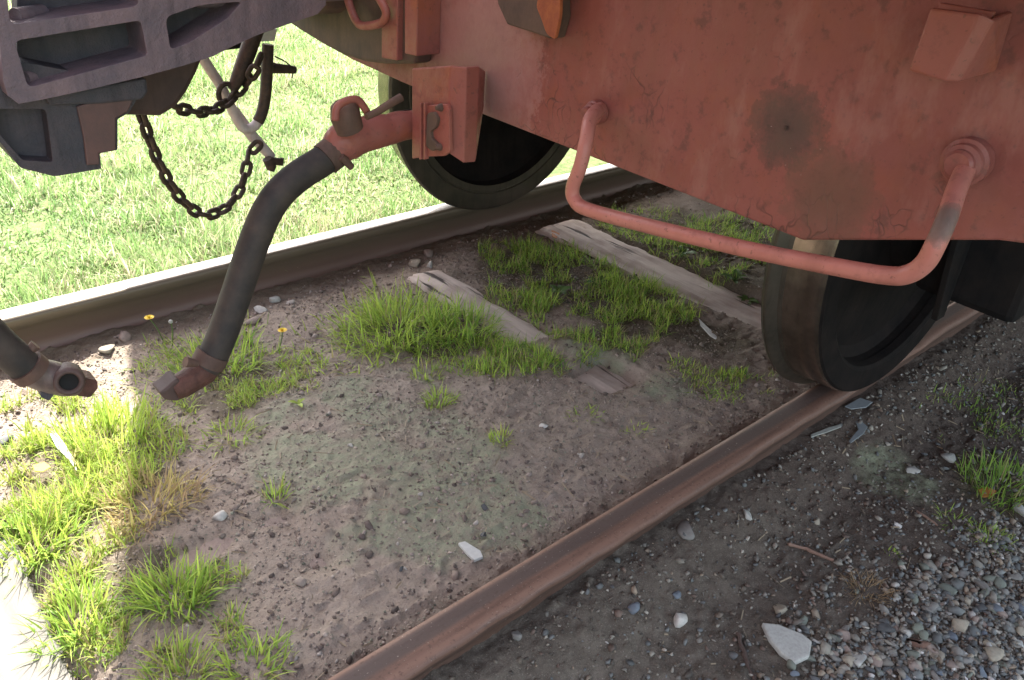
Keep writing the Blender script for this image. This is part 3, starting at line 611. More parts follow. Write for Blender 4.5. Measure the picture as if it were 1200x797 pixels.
# ------------------------------------------------------------------ chains
def link_mesh(L=0.040, W=0.0265, r=0.0051):
    bm = bmesh.new(); pts = []; h = L/2-W/2; rr = W/2-r
    for k_ in range(10): a_ = math.pi*k_/9-math.pi/2; pts.append((h+rr*math.cos(a_), rr*math.sin(a_), 0))
    for k_ in range(10): a_ = math.pi*k_/9+math.pi/2; pts.append((-h+rr*math.cos(a_), rr*math.sin(a_), 0))
    tube(bm, pts, r, 8, closed=True); bmesh.ops.recalc_face_normals(bm, faces=bm.faces)
    me = bpy.data.meshes.new('link'); bm.to_mesh(me); bm.free(); me.materials.append(m_chain)
    me.polygons.foreach_set('use_smooth', np.ones(len(me.polygons), bool)); return me
LM = link_mesh()
def chain(path, label, pitch=0.0275):
    P = spline(path, 16); ch = empty('chain', P[0]); ch.parent = wag; ch.matrix_parent_inverse = Matrix.Translation(wag.location).inverted(); ch['label'] = label
    # walk the path
    d = 0; pos = []; acc = 0; nxt = pitch/2
    for a_, b_ in zip(P, P[1:]):
        L = (b_-a_).length
        while acc+L >= nxt: pos.append((a_.lerp(b_, (nxt-acc)/L), (b_-a_).normalized())); nxt += pitch
        acc += L
    for i, (p, t) in enumerate(pos):
        o = bpy.data.objects.new('link', LM); sc.collection.objects.link(o)
        up = Vector((0.6,-0.75,0.2)); u = (up-t*up.dot(t)).normalized()
        q = Matrix((t, u, t.cross(u))).transposed().to_4x4()
        q = Matrix.Translation(p) @ q @ Matrix.Rotation(R(90*(i%2)+25+random.uniform(-12,12)), 4, 'X')
        o.parent = ch; o.matrix_basis = Matrix.Translation(P[0]).inverted() @ q
chain([ony(p,y) for p,y in (((163,128),1.56),((170,148),1.56),((186,190),1.58),((208,228),1.60),((236,251),1.62),((262,245),1.64),((281,222),1.66),((290,192),1.68),((291,182),1.69),((300,172),1.69))], 'long rusty chain drooping below the coupler')
chain([ony(p,y) for p,y in (((196,120),1.56),((214,128),1.57),((240,131),1.60),((264,122),1.64),((283,103),1.67),((296,86),1.64),((302,74),1.64),((307,62),1.65))], 'short rusty chain looped up to the release lever')
# release lever rods behind the coupler
YR = 1.72
rl = mktube('release_lever', [ony(p,YR) for p in ((222,42),(240,72),(258,100),(272,128),(283,148),(293,151),(303,142),(307,128))], 0.0108, m_greyish, wag, 14, 5)
mktube('lever_rod', [ony(p,YR+0.03) for p in ((272,128),(296,160),(318,184))], [0.013,0.013,0.011], m_greyish, rl, 12)
mktube('lever_upright', [ony(p,YR-0.03) for p in ((314,52),(313,80),(311,112),(307,132),(302,143))], 0.0125, m_chain, rl, 12, 3)
mktube('lever_link', [ony(p,YR-0.05) for p in ((302,28),(290,62),(279,92),(272,106))], [0.017,0.017,0.015,0.010], m_chain, rl, 12)
bm = bmesh.new(); tube(bm, [ony((265+9*math.cos(t),110+12*math.sin(t)),YR-0.05) for t in [2*math.pi*i/14 for i in range(14)]], 0.0055, 8, closed=True); frombm('lever_eye', bm, m_chain, rl, True)
mktube('cross_pin', [ony(p,YR) for p in ((309,78),(323,80),(346,82))], [0.015,0.011,0.008], m_chain, rl, 10)
mktube('pin_wire', [ony(p,YR) for p in ((322,66),(334,72),(344,80),(342,92))], 0.0016, m_chain, rl, 6)
mktube('rod_fork', [ony(p,YR) for p in ((313,186),(318,196),(317,200))], [0.011,0.012,0.009], m_chain, rl, 10)
mktube('rod_fork', [ony(p,YR) for p in ((316,188),(330,190),(331,185))], [0.009,0.009,0.004], m_chain, rl, 10)
mktube('lever_bearing', [ony(p,1.95) for p in ((236,56),(284,50))], 0.012, m_under, wag, 10)
slab('bearing_plate', [ony(p,1.97) for p in ((236,54),(262,44),(300,38),(325,34),(322,48),(290,50),(262,54))], (0,0.02,0), m_white, wag, bev=0.001)
# ------------------------------------------------------------------ the wagon standing to the left
wg2 = tag(empty('freight_wagon', (-1.05,1.487,0)), 'neighbouring wagon beyond the left edge whose open hose end hangs in at the left', 'wagon')
XN = -1.05
o2 = [(XN,-0.02,1.10),(XN,-0.02,0.87),(XN,0.47,0.72),(XN,2.5,0.72),(XN,2.99,0.87),(XN,2.99,1.10)]
slab('headstock', o2, (-0.014,0,0), m_plate, wg2, bev=0.003)
bm = bmesh.new(); box(bm,(-9.7,-0.02,1.10),(XN-0.03,2.99,3.25)); frombm('wagon_body', bm, m_body, wg2, bev=0.01)
bm = bmesh.new(); box(bm,(XN,1.36,0.86),(0.02,1.60,1.0)); frombm('coupler_shank', bm, m_cast, wg2, bev=0.015)
for x in (-2.1,-8.0):
    wheel(2.175, 1, x, wg2); wheel(0.806, -1, x, wg2)
    lathe('axle', [(0.0001,-0.08),(0.07,-0.08),(0.07,-0.01),(0.085,0.0),(0.08,0.3),(0.08,1.07),(0.085,1.38),(0.07,1.39),(0.07,1.46),(0.0001,1.46)], (x,0.80,0.44), m_under, wg2, 32)
YL = 1.12
lh = mktube('brake_hose', [(XN-0.05,YL,0.86),(-0.85,YL,0.86),(-0.6,YL,0.85),(-0.32,YL,0.80),tuple(ony((-85,295),YL)),tuple(ony((-38,360),YL)),tuple(ony((-10,394),YL)),tuple(ony((14,416),YL)),tuple(ony((34,434),YL))], [0.0225]*7+[0.0225,0.0215], m_hose, wg2, 22, 5)
lh['label'] = 'black brake hose reaching in from the left edge with an open coupling end'
mktube('hose_clamp', [ony((28,428),YL),ony((38,436),YL)], 0.0255, m_brown, lh, 20)
mktube('clamp_lug', [ony((30,415),YL),ony((42,404),YL)], [0.005,0.008], m_brown, lh, 8)
m_glad2 = iron('grey_coupling_head', (0.10,0.075,0.07), (0.17,0.12,0.11), 0.45, 0.3, 40)
g2 = mktube('coupling_head', [ony(p,YL) for p in ((34,432),(46,438),(60,442),(78,447),(92,450))], [0.022,0.022,0.023,0.022,0.017], m_glad2, lh, 18, 4)
slab('coupling_lip', roundpoly([ony(p,YL-0.015) for p in ((88,434),(100,443),(114,446),(115,455),(106,466),(90,464))],0.2), (0,0.03,0), m_glad, g2, bev=0.003)
slab('coupling_foot', roundpoly([ony(p,YL-0.01) for p in ((48,436),(62,446),(64,462),(58,470),(48,466),(46,450))],0.25), (0,0.03,0), m_castd, g2, bev=0.004)
# bore facing the viewer
cb = ony((81,448),YL-0.028)
nrm = (Vector(CAM)-cb).normalized(); nrm = (nrm+Vector((0.0,0,-0.35))).normalized()
u_ = nrm.orthogonal().normalized(); v_ = nrm.cross(u_)
def ring(name, prof, mat, par):
    bm = bmesh.new(); rr = []
    for r, h in prof: rr.append([bm.verts.new(cb+nrm*h+(u_*math.cos(a)+v_*math.sin(a))*r) for a in [2*math.pi*k/28 for k in range(28)]])
    for a, b in zip(rr, rr[1:]):
        for k in range(28): bm.faces.new((a[k],a[(k+1)%28],b[(k+1)%28],b[k]))
    return frombm(name, bm, mat, par, True)
ring('gasket', [(0.0195,-0.03),(0.0205,-0.004),(0.018,0.003),(0.0135,0.0025),(0.0115,-0.004)], m_drust, g2)
ring('bore', [(0.0119,-0.0012),(0.0118,-0.0016),(0.0001,-0.0016)], m_bore, g2)  # black disc painting the darkness inside the open hose end
# ------------------------------------------------------------------ pebbles and stones
def ico(sub):
    bm = bmesh.new(); bmesh.ops.create_icosphere(bm, subdivisions=sub, radius=1)
    v = np.array([x.co[:] for x in bm.verts]); f = np.array([[q.index for q in t.verts] for t in bm.faces]); bm.free(); return v, f
I1v, I1f = ico(1); I2v, I2f = ico(2)
TONES = np.array([(0.19,0.175,0.15),(0.26,0.24,0.20),(0.10,0.105,0.105),(0.15,0.16,0.155),(0.36,0.33,0.28),(0.13,0.09,0.07),(0.24,0.19,0.14),(0.50,0.48,0.45)])
def pebbles(name, x, y, s, mat, label, sink=0.25, tones=TONES, pw=None, jag=0.22):
    n = len(x); nv = len(I1v); z = gh(x, y)
    ax = np.stack([rng.uniform(0.7,1.25,n), rng.uniform(0.6,1.0,n), rng.uniform(0.4,0.8,n)],1)*s[:,None]
    V = I1v[None]*(1+jag*(rng.random((n,nv,1))-0.5)*2)
    for _ in range(6):
        nn = rng.normal(size=(n,3)); nn /= np.linalg.norm(nn,axis=1)[:,None]; dd = np.einsum('nvk,nk->nv', V, nn); lim = rng.uniform(0.25,0.65,(n,1)); V = V-np.maximum(dd-lim,0)[...,None]*nn[:,None]
    V = V*1.35*ax[:,None]
    t = rng.uniform(0,2*np.pi,n); ct, st = np.cos(t), np.sin(t); tl = rng.normal(0,0.3,n)
    vx = V[...,0]; vy = V[...,1]; vz = V[...,2]+V[...,0]*tl[:,None]
    W = np.stack([vx*ct[:,None]-vy*st[:,None]+x[:,None], vx*st[:,None]+vy*ct[:,None]+y[:,None], vz+z[:,None]+(ax[:,2]*(1-2*sink))[:,None]], -1).reshape(-1,3)
    F = (I1f[None]+(np.arange(n)*nv)[:,None,None]).reshape(-1,3)
    ti = rng.choice(len(tones), n, p=pw); c = np.clip(tones[ti]*rng.uniform(0.75,1.2,(n,1)),0,1); C = np.concatenate([np.repeat(c,nv,0), np.ones((n*nv,1))],1)
    o = link(name, npmesh(name, W, F, dict(tone=C)), mat); tag(o, label, None, kind='stuff'); return o
def pxy(n, poly_px, z=-0.12):
    """n random ground points inside a pixel rectangle region given by its four ground corners"""
    c = [onz(p, z) for p in poly_px]; u, v = rng.random(n), rng.random(n)
    x = (c[0].x*(1-u)+c[1].x*u)*(1-v)+(c[3].x*(1-u)+c[2].x*u)*v; y = (c[0].y*(1-u)+c[1].y*u)*(1-v)+(c[3].y*(1-u)+c[2].y*u)*v; return x, y
n = 36000; x = rng.uniform(0.0,2.3,n); y = rng.uniform(0.79,2.12,n); k_ = rng.random(n) < np.clip(0.62+1.3*vnoise(x,y,0.15,64)+0.6*vnoise(x,y,0.04,65),0.08,1)*sstep(2.9,1.2,x); x, y = x[k_], y[k_]
pebbles('soil_granules', x, y, rng.gamma(4,0.0004,len(x))+0.0006, m_stone, 'coarse granular crust of the soil between the rails', 0.35, np.array([(0.24,0.19,0.152),(0.31,0.255,0.21),(0.19,0.15,0.12),(0.36,0.30,0.25),(0.20,0.20,0.15)]))
n = 1500; x = rng.uniform(-0.1,2.4,n); y = rng.uniform(0.8,2.1,n); k_ = rng.random(n) < 0.4+1.3*vnoise(x,y,0.18,67)+0.5*sstep(1.2,0.85,y); x, y = x[k_], y[k_]
pebbles('soil_clods', x, y, rng.gamma(3,0.0011,len(x))+0.0018, m_stone, 'crumbly clods of dark earth lying on the soil between the rails', 0.3, np.array([(0.20,0.15,0.12),(0.13,0.095,0.075),(0.27,0.22,0.18),(0.085,0.062,0.05)]))
n = 15000; x = rng.uniform(0.7,3.0,n); y = rng.uniform(-0.1,0.70,n)
dens = 0.35+0.65*(vnoise(x,y,0.2,51)+0.5)+0.9*sstep(0.45,0.05,y)*sstep(1.9,1.1,x); k_ = rng.random(n) < dens*0.6; x, y = x[k_], y[k_]
pebbles('grit', x, y, rng.gamma(3,0.00085,len(x))+0.0012, m_stone, 'fine grey grit scattered outside the near rail', pw=[.22,.15,.15,.18,.05,.14,.10,.01])
n = 9000; x = rng.uniform(0.5,3.0,n); y = rng.uniform(-0.1,0.70,n); x0_ = vnoise(x,y,0.1,66); k_ = rng.random(n) < 0.5+x0_; x, y = x[k_], y[k_]
pebbles('dark_crumbs', x, y, rng.gamma(2.2,0.001,len(x))+0.001, m_stone, 'dark earthy crumbs between the grit outside the near rail', 0.35, np.array([(0.06,0.05,0.04),(0.10,0.08,0.06),(0.14,0.115,0.09)]))
n = 26000; x = rng.uniform(0.9,2.3,n); y = rng.uniform(-0.12,0.45,n)
# gravel bank thickens into the lower right corner
corner = onz((1190,790), -0.13); d = np.sqrt(((x-corner.x-0.05)/0.42)**2+((y-corner.y)/0.28)**2); k_ = rng.random(n) < np.clip(1.45-d+1.2*vnoise(x,y,0.09,57),0.03,1)**1.6; x, y = x[k_], y[k_]
pebbles('gravel', x, y, rng.gamma(2.4,0.0012,len(x))+0.0018, m_stone, 'loose angular gravel thickening towards the bottom right corner', 0.15, pw=[.22,.18,.14,.18,.08,.08,.09,.03])
n = 22000; x = rng.uniform(-0.1,3.0,n); y = rng.uniform(0.79,2.17,n)
k_ = rng.random(n) < 0.35+0.9*vnoise(x,y,0.14,61)+0.5*sstep(1.0,0.8,y)+0.4*sstep(2.0,2.15,y); x, y = x[k_], y[k_]
soilt = np.array([(0.22,0.17,0.14),(0.16,0.12,0.098),(0.30,0.245,0.21),(0.11,0.08,0.068),(0.40,0.36,0.32)])
pebbles('soil_crumbs', x, y, rng.gamma(2.2,0.0009,len(x))+0.0009, m_stone, 'small crumbs of soil strewn over the bare earth between the rails', 0.3, soilt, [0.34,0.24,0.22,0.15,0.05])
def stone(px, py, wpx, mat, label, ar=(1,0.75,0.55), rz=None, name='stone', group=None, jag=0.08, flatten=1.0):
    p = gp(px, py); dist_ = (p-Vector(CAM)).length; s = wpx/970*dist_/2
    v = I2v*(1+jag*(rng.random((len(I2v),1))-0.5)*2); 
    # a few cut facets make it angular
    for _ in range(8):
        nn = rng.normal(size=3); nn /= np.linalg.norm(nn); dd = v@nn; lim = rng.uniform(0.3,0.72); v = v-np.maximum(dd-lim,0)[:,None]*nn
    v = v*np.array(ar)*s*1.25; a_ = rz if rz is not None else rng.uniform(0,6.28)
    me = npmesh(name, v, I2f); o = link(name, me, mat); o.location = (p.x, p.y, p.z+s*ar[2]*0.45); o.rotation_euler = (rng.normal(0,0.12), rng.normal(0,0.12), a_)
    tag(o, label, 'stone', group); return o
for a_ in [(743,714,17,S['blue'],'small blue-grey stone left of the white one, outside the near rail',(0.8,1,0.6)),
    (796,727,19,S['white'],'rounded white stone outside the near rail beside the blue-grey stone',(0.9,1,0.8)),
    (793,698,12,S['blue'],'tiny pale blue stone just above the rounded white stone',(0.8,1,0.6)),
    (912,718,22,S['buff'],'pale buff stone just above the flat white slab',(1,0.7,0.6)),
    (1079,756,30,S['brown'],'flat brown stone in the gravel at the bottom right',(1,0.7,0.35)),
    (1124,738,26,S['buff'],'blocky speckled buff stone right of the brown stone',(1,0.8,0.6)),
    (1038,737,20,S['dark'],'dark blue-black stone left of the brown stone',(1,0.9,0.6)),
    (1160,768,24,S['buff'],'large buff stone in the gravel near the bottom right corner',(1,0.8,0.55)),
    (1150,690,22,S['grey'],'pale grey stone on the gravel under the right-hand grass',(1,0.7,0.5)),
    (1165,715,17,S['blue'],'blue stone on the gravel at the right edge',(1,0.8,0.6)),
    (1005,776,20,S['slab'],'whitish rounded stone left of centre in the bottom gravel',(1,0.9,0.6)),
    (1024,777,16,S['pinkish'],'pinkish stone beside the whitish rounded one in the bottom gravel',(0.8,1,0.7)),
    (1070,782,24,S['pinkish'],'pink and white stone below the brown stone',(1,0.7,0.5)),
    (1195,600,20,S['slab'],'pale stone cut by the right edge below the grass tuft',(1,0.7,0.4)),
    (606,746,16,S['grey'],'grey stone in the shade below the near rail at the bottom',(0.8,1,0.7)),
    (803,623,24,S['grey'],'triangular grey stone in the shade by the near rail',(1,0.8,0.5)),
    (875,603,22,S['slab'],'flat pale stone in shade beside the rail halfway to the wheel',(1,0.5,0.3)),
    (1110,537,18,S['slab'],'pale grey stone on shaded ground left of the right-hand grass',(1,0.7,0.5)),
    (1068,552,18,S['slab'],'flat pale chip on the grit behind the brown twig',(1,0.5,0.3)),
    (958,612,10,S['buff'],'small yellowish stone above the brown twig',(1,0.8,0.6)),
    (1048,688,10,S['white'],'small bright white pebble right of the dry grass clump',(1,0.8,0.7)),
    (259,607,16,S['white'],'round white stone on the soil beside the dry yellow grass',(1,0.9,0.7)),
    (411,523,9,S['white'],'small white pebble on the bare soil in mid track',(1,0.9,0.7)),
    (637,500,12,S['white'],'white pebble on bare soil below the grey sleeper end',(1,0.7,0.5)),
    (127,411,15,S['buff'],'rounded buff pebble by the far rail foot near the left hose',(1,1,0.6)),
    (320,354,14,S['slab'],'pale pebble against the far rail right of the hanging hose',(1,1,0.6)),
    (306,365,15,S['white'],'whitish pebble lying beside the hanging hose near the far rail',(1,0.9,0.6)),
    (293,379,24,S['pinkish'],'flat pinkish stone behind the hanging hose',(1,0.7,0.3)),
    (144,397,15,S['pinkish'],'pinkish pebble tucked against the far rail foot',(1,1,0.6)),
    (486,311,16,S['buff'],'roundish buff pebble at the far rail behind the grass clump',(1,1,0.7)),
    (503,299,13,S['pinkish'],'dull pinkish pebble at the far rail behind the grass clump',(1,1,0.7)),
    (503,312,11,S['slab'],'pale pebble right of the buff one at the far rail',(1,1,0.7)),
    (8,520,18,S['dark'],'dark stone in the grass at the left edge',(1,0.8,0.6)),
    (470,668,8,S['dark'],'small dark clod on the mossy soil near the bottom rail',(1,0.9,0.7)),
    (568,595,10,S['dark'],'dark clod on the bare pinkish soil in mid track',(1,0.9,0.7)),
    (567,628,9,S['dark'],'dark clod right above the pale wood scrap',(1,0.9,0.7))]:
    stone(a_[0],a_[1],a_[2],a_[3],a_[4],a_[5])
tmp = list(S.values()); cnt = 0
while cnt < 170:
    px_ = random.uniform(900,1199); py_ = random.uniform(660,796)
    if random.random() > ((px_-930)/269)*0.75+((py_-660)/136)*0.5-0.25: continue
    cn = random.choice(['grey','grey','slab','dark','green','buff','blue','grey','pinkish','green'])
    stone(px_, py_, random.uniform(7,14)*(1.25 if random.random() < 0.2 else 1), S[cn], 'one of the small %s angular stones in the loose gravel at the bottom right' % dict(grey='mid-grey', slab='pale whitish', dark='near-black', green='greenish grey', buff='yellowish buff', blue='bluish grey', pinkish='pinkish')[cn], (1,random.uniform(0.6,0.95),random.uniform(0.45,0.75)), group='%s ballast stones at the bottom right' % cn, name='ballast_stone'); cnt += 1
# flat pale slab chip
def flatpiece(name, pts, mat, label, cat, th, lift=0.004, bev=0.001, tilt=0.0):
    c = gp(sum(p[0] for p in pts)/len(pts), sum(p[1] for p in pts)/len(pts)); z = c.z+lift+th
    P_ = [onz(p, z) for p in pts]; P_ = [Vector((p.x,p.y,z+tilt*(p.x-c.x))) for p in P_]
    o = slab(name, P_, (0,0,-th), mat, None, bev=bev); rebase(o); return tag(o, label, cat)
def stick(px, rad, mat, label):
    P_ = spline([gp(*p, rad*0.8) for p in px], 4); P_ = [p+Vector((random.uniform(-1,1),random.uniform(-1,1),0))*rad*0.4 for p in P_]
    o = mktube('twig', P_, [rad*random.uniform(0.7,1.1) for _ in P_], mat, None, 6); rebase(o); return tag(o, label, 'twig')
flatpiece('stone_slab', [(893,729),(912,731),(940,742),(952,751),(949,768),(932,776),(915,764),(902,748)], S['slab'], 'flat pale grey-white slab chip lying on the grit at the bottom right', 'stone', 0.012, 0.004, 0.003)
stick([(923,639),(940,643),(958,651),(976,658)], 0.0042, m_bark, 'short reddish-brown twig lying on the grit in front of the gravel')
stick([(1074,600),(1086,608),(1099,617)], 0.003, m_bark, 'thin pale stick on the ground left of the small right-hand weed')
stick([(864,744),(872,766),(876,782),(884,800)], 0.0046, m_darkbark, 'dark brown stick at the bottom edge left of the white slab')
flatpiece('wood_scrap', [(537,636),(545,634),(563,645),(566,652),(556,656),(548,649)], m_white, 'small pale wood scrap on the mossy soil beside the near rail', 'scrap', 0.007)
flatpiece('torn_scrap', [(999,485),(1008,492),(1017,500),(1012,508),(997,519),(995,516),(1006,503)], m_plastic, 'grey hooked scrap on the shaded ground by the near wheel', 'scrap', 0.003)
flatpiece('torn_scrap', [(990,476),(1008,466),(1023,471),(1015,477),(998,479)], m_plastic, 'bluish torn scrap beside the rail right of the near wheel', 'scrap', 0.003)
flatpiece('torn_scrap', [(950,509),(970,501),(985,497),(986,500),(970,506),(951,512)], m_greygreen, 'long thin pale scrap against the rail at the near wheel', 'scrap', 0.003)
flatpiece('white_leaf', [(819,373),(824,378),(840,393),(840,398),(832,393),(821,381)], m_white, 'slender white leaf on the soil left of the near wheel', 'leaf', 0.003, 0.008)
flatpiece('white_leaf', [(58,508),(66,507),(76,520),(88,540),(90,552),(80,538),(66,524)], m_white, 'long white blade-like leaf in the sunlit grass at the left', 'leaf', 0.002, 0.04)
flatpiece('orange_leaf', [(1146,573),(1156,570),(1168,575),(1164,582),(1150,582)], m_leaf, 'orange-brown fallen leaf under the right-hand grass', 'leaf', 0.003)
flatpiece('yellow_leaf', [(38,545),(52,541),(60,547),(50,553),(40,552)], m_yellow, 'yellow fallen leaf in the grass at the left', 'leaf', 0.002, 0.03)
flatpiece('orange_leaf', [(646,270),(652,268),(656,274),(652,279),(647,277)], m_leaf, 'small orange flower-like leaf at the far end of the wide sleeper', 'leaf', 0.003, 0.02)
# ------------------------------------------------------------------ grass
def blades(name, x, y, h, w, mat, tint, lean=0.5, seg=3, zoff=0.0, spread=None, center=None):
    w = w*1.2
    n = len(x); z = gh(x, y)-0.004+zoff
    az = rng.uniform(0,2*np.pi,n)
    if center is not None:                              # tuft: blades lean away from the middle
        az = np.arctan2(y-center[1], x-center[0])+rng.normal(0,0.7,n)
    ln = np.abs(rng.normal(lean, 0.38, n)).clip(0.05,1.5); cv = rng.uniform(0.3,2.0,n)
    dx, dy = np.cos(az), np.sin(az); tw = az+np.pi/2+rng.normal(0,0.6,n); wx, wy = np.cos(tw), np.sin(tw)
    rows = []; rt = []
    hor = np.zeros(n); ver = np.zeros(n)
    for s in range(seg+1):
        t = s/seg
        if s:
            a_ = ln*0.5+cv*t*ln; hor = hor+h/seg*np.sin(a_); ver = ver+h/seg*np.cos(a_)
        ww = w*(1-t**1.6)*0.5
        c = np.stack([x+dx*hor, y+dy*hor, z+np.maximum(ver, 0.001)], 1)
        if s < seg:
            o_ = np.stack([wx*ww, wy*ww, 0*ww], 1); rows += [c-o_, c+o_]; rt += [np.full(n,1-t)]*2
        else: rows.append(c); rt.append(np.zeros(n))
    V = np.stack(rows, 1); nv = V.shape[1]; Rt = np.stack(rt, 1)
    f = []
    for s in range(seg-1): b_ = 2*s; f += [(b_,b_+1,b_+3),(b_,b_+3,b_+2)]
    b_ = 2*(seg-1); f.append((b_,b_+1,b_+2))
    F = (np.array(f)[None]+(np.arange(n)*nv)[:,None,None]).reshape(-1,3)
    return link(name, npmesh(name, V.reshape(-1,3), F, dict(tint=np.repeat(tint,nv), root=Rt.ravel())), mat)
def tuft(px, py, rpx, n, h, label, mat=None, tint=(0.0,0.75), lean=0.55, w=0.0028, dry=0.08, name='grass_tuft', cat='grass tuft', group='grass tufts on the track bed'):
    c = gp(px, py); r = rpx/970*(c-Vector(CAM)).length
    a_ = rng.uniform(0,2*np.pi,n); q = r*np.sqrt(rng.random(n))*0.8*np.where(rng.random(n) < (0.28 if n > 500 else 0), 1.75, 1.0)*(0.75+0.5*np.abs(np.sin(a_*1.5+px))); x = c.x+q*np.cos(a_); y = c.y+q*np.sin(a_)*0.9
    t = rng.uniform(tint[0],tint[1],n)*0.85; t[rng.random(n) < dry] = 0.95
    o = blades(name, x, y, h*rng.uniform(0.35,1.15,n)*np.where(q > r*0.8, 0.65, 1), w*rng.uniform(0.6,1.25,n), mat or m_grass, t, lean, 4, center=(c.x,c.y)); rebase(o)
    return tag(o, label, cat, group)
def patch(name, pts, n, h, label, mat=None, tint=(0,0.75), dry=0.12, w=0.0026, lean=0.7, nz=(0.16,0.0)):
    """pts = list of (px, py, radius m)"""
    X, Y = [], []
    tot = sum(r*r for _,_,r in pts)
    for px, py, r in pts:
        c = gp(px, py); m = int(n*r*r/tot*1.6); a_ = rng.uniform(0,2*np.pi,m); q = r*np.sqrt(rng.random(m)); X.append(c.x+q*np.cos(a_)); Y.append(c.y+q*np.sin(a_))
    x, y = np.concatenate(X), np.concatenate(Y)
    f_ = vnoise(x,y,0.055,71)+0.5*vnoise(x,y,0.15,73); k_ = (f_ > nz[1]-0.08)&~((y > 0.68)&(y < 0.785))&~((y > 2.19)&(y < 2.30)); x, y = x[k_], y[k_]; f_ = f_[k_]
    # keep the bare sleepers bare
    for cx, wd, tz, sk in SLEEPERS[:1]+SLEEPERS[2:]:
        on = (np.abs(x-cx-sk*(y-1.5)) < wd/2-0.02)&(y > 1.02)&(y < 2.0)
        if 1 < cx < 2: on &= ~((y > 1.26)&(y < 1.47))
        if cx < 1: on &= (y < 1.46)
        x, y, f_ = x[~on], y[~on], f_[~on]
    m = len(x); t = rng.uniform(tint[0],tint[1],m)*0.85; t[rng.random(m) < dry] = 0.95
    o = blades(name, x, y, h*rng.uniform(0.4,1.1,m)*(0.75+0.9*np.clip(f_,0,0.5)), w*rng.uniform(0.6,1.3,m), mat or m_grass, t, lean, 3)
    tag(o, label, None, kind='stuff'); return o
# countable tufts
tuft(515,470,20,110,0.050,'small bright tuft standing alone below the big clump', tint=(0.3,0.8))
tuft(500,440,22,90,0.045,'loose short tuft between the big clump and the lone bright tuft', tint=(0.2,0.8), dry=0.25)
tuft(586,515,17,70,0.040,'little yellow-green tuft on the bare soil in mid track', tint=(0.4,0.9), dry=0.15)
tuft(322,585,14,40,0.060,'thin upright tuft beside the half buried sleeper', tint=(0.1,0.8), lean=0.4)
tuft(205,700,46,320,0.085,'spiky fresh green tuft in the lower left, clear of the others', tint=(0.1,0.8), lean=0.65, w=0.0034)
tuft(88,728,44,320,0.080,'dense tuft beside the pale sleeper at the lower left', tint=(0.1,0.75), w=0.0032)
tuft(300,785,42,185,0.055,'low tuft at the bottom edge between the sleeper and the near rail', tint=(0.2,0.8), lean=0.9, w=0.0034)
tuft(208,795,42,240,0.060,'tuft cut by the bottom edge left of the low one', tint=(0.2,0.9), dry=0.25, lean=0.8)
tuft(178,590,56,420,0.075,'dry yellow and straw coloured tuft on the left', m_dry, (0.1,1.0), 0.85, dry=0.3, name='dry_grass_tuft')
tuft(685,487,24,80,0.026,'tiny flat green tuft on the soil below the grey sleeper end', tint=(0.2,0.7), lean=1.1)
tuft(745,506,20,60,0.025,'tiny green tuft closest to the near rail in mid track', tint=(0.3,0.9), lean=1.1)
tuft(1168,572,44,300,0.075,'dark green tuft at the right edge above the orange leaf', tint=(0.0,0.45), dry=0.15, group='weeds on the right-hand side')
tuft(1162,630,24,170,0.032,'bright low weed clump at the right above the gravel', tint=(0.2,0.6), lean=0.9, group='weeds on the right-hand side')
tuft(1118,612,22,90,0.030,'sparse low weed left of the bright clump at the right', tint=(0.1,0.6), lean=1.0, dry=0.3, group='weeds on the right-hand side')
tuft(1044,648,10,26,0.02,'minute green sprig on the grit right of the brown twig', tint=(0.2,0.6), lean=1.0, group='weeds on the right-hand side')
tuft(1015,692,26,200,0.040,'dead brown root clump on the gravel', m_dry, (0.75,1.0), 1.0, dry=1.0, w=0.0016, name='dead_grass_clump', group='weeds on the right-hand side')
tuft(465,385,78,1400,0.10,'big lush clump in the middle of the track against the sleeper', tint=(0.25,0.85), lean=0.85, w=0.0038)
tuft(540,385,55,650,0.095,'right half of the lush middle clump, next to the cracked sleeper', tint=(0.0,0.7), lean=0.7, w=0.0032)
tuft(130,515,58,560,0.10,'tall sunlit clump under the open hose end at the left', tint=(0.3,0.9), lean=0.45, w=0.0036)
tuft(40,640,50,480,0.085,'thick green clump at the left edge above the pale sleeper', tint=(0.1,0.8), lean=0.7, w=0.0034)
tuft(258,425,58,520,0.090,'clump below the hanging hose end beside the dandelions', tint=(0.1,0.8), lean=0.75, w=0.0036)
tuft(270,512,38,200,0.045,'low spread clump on the soil below the hose end', tint=(0.2,0.8), lean=1.0, dry=0.2)
tuft(395,382,24,70,0.035,'little flat tuft left of the big middle clump', tint=(0.2,0.8), lean=1.1)
tuft(838,335,14,50,0.055,'thin tuft rising in front of the wide sleeper', tint=(0.0,0.6), lean=0.4)
patch('weed_cover', [(640,310,0.20),(700,360,0.24),(620,345,0.14),(740,330,0.16),(600,300,0.12),(770,360,0.14),(600,420,0.12),(640,430,0.06),(700,400,0.14),(740,390,0.10),(560,420,0.10)], 8500, 0.06, 'ragged green and straw weeds between the two grey sleepers', tint=(0.0,0.75), dry=0.2)
patch('weed_cover', [(770,265,0.22),(840,300,0.24),(880,310,0.2),(730,262,0.12),(900,280,0.3)], 4800, 0.055, 'dark low weeds beyond the wide sleeper under the wagon', tint=(0.0,0.7), dry=0.15, nz=(0.16,0.02))
patch('weed_cover', [(850,425,0.08),(815,435,0.08),(880,445,0.08),(845,450,0.10)], 700, 0.040, 'weeds on the soil left of the near wheel', tint=(0.0,0.8), dry=0.2)
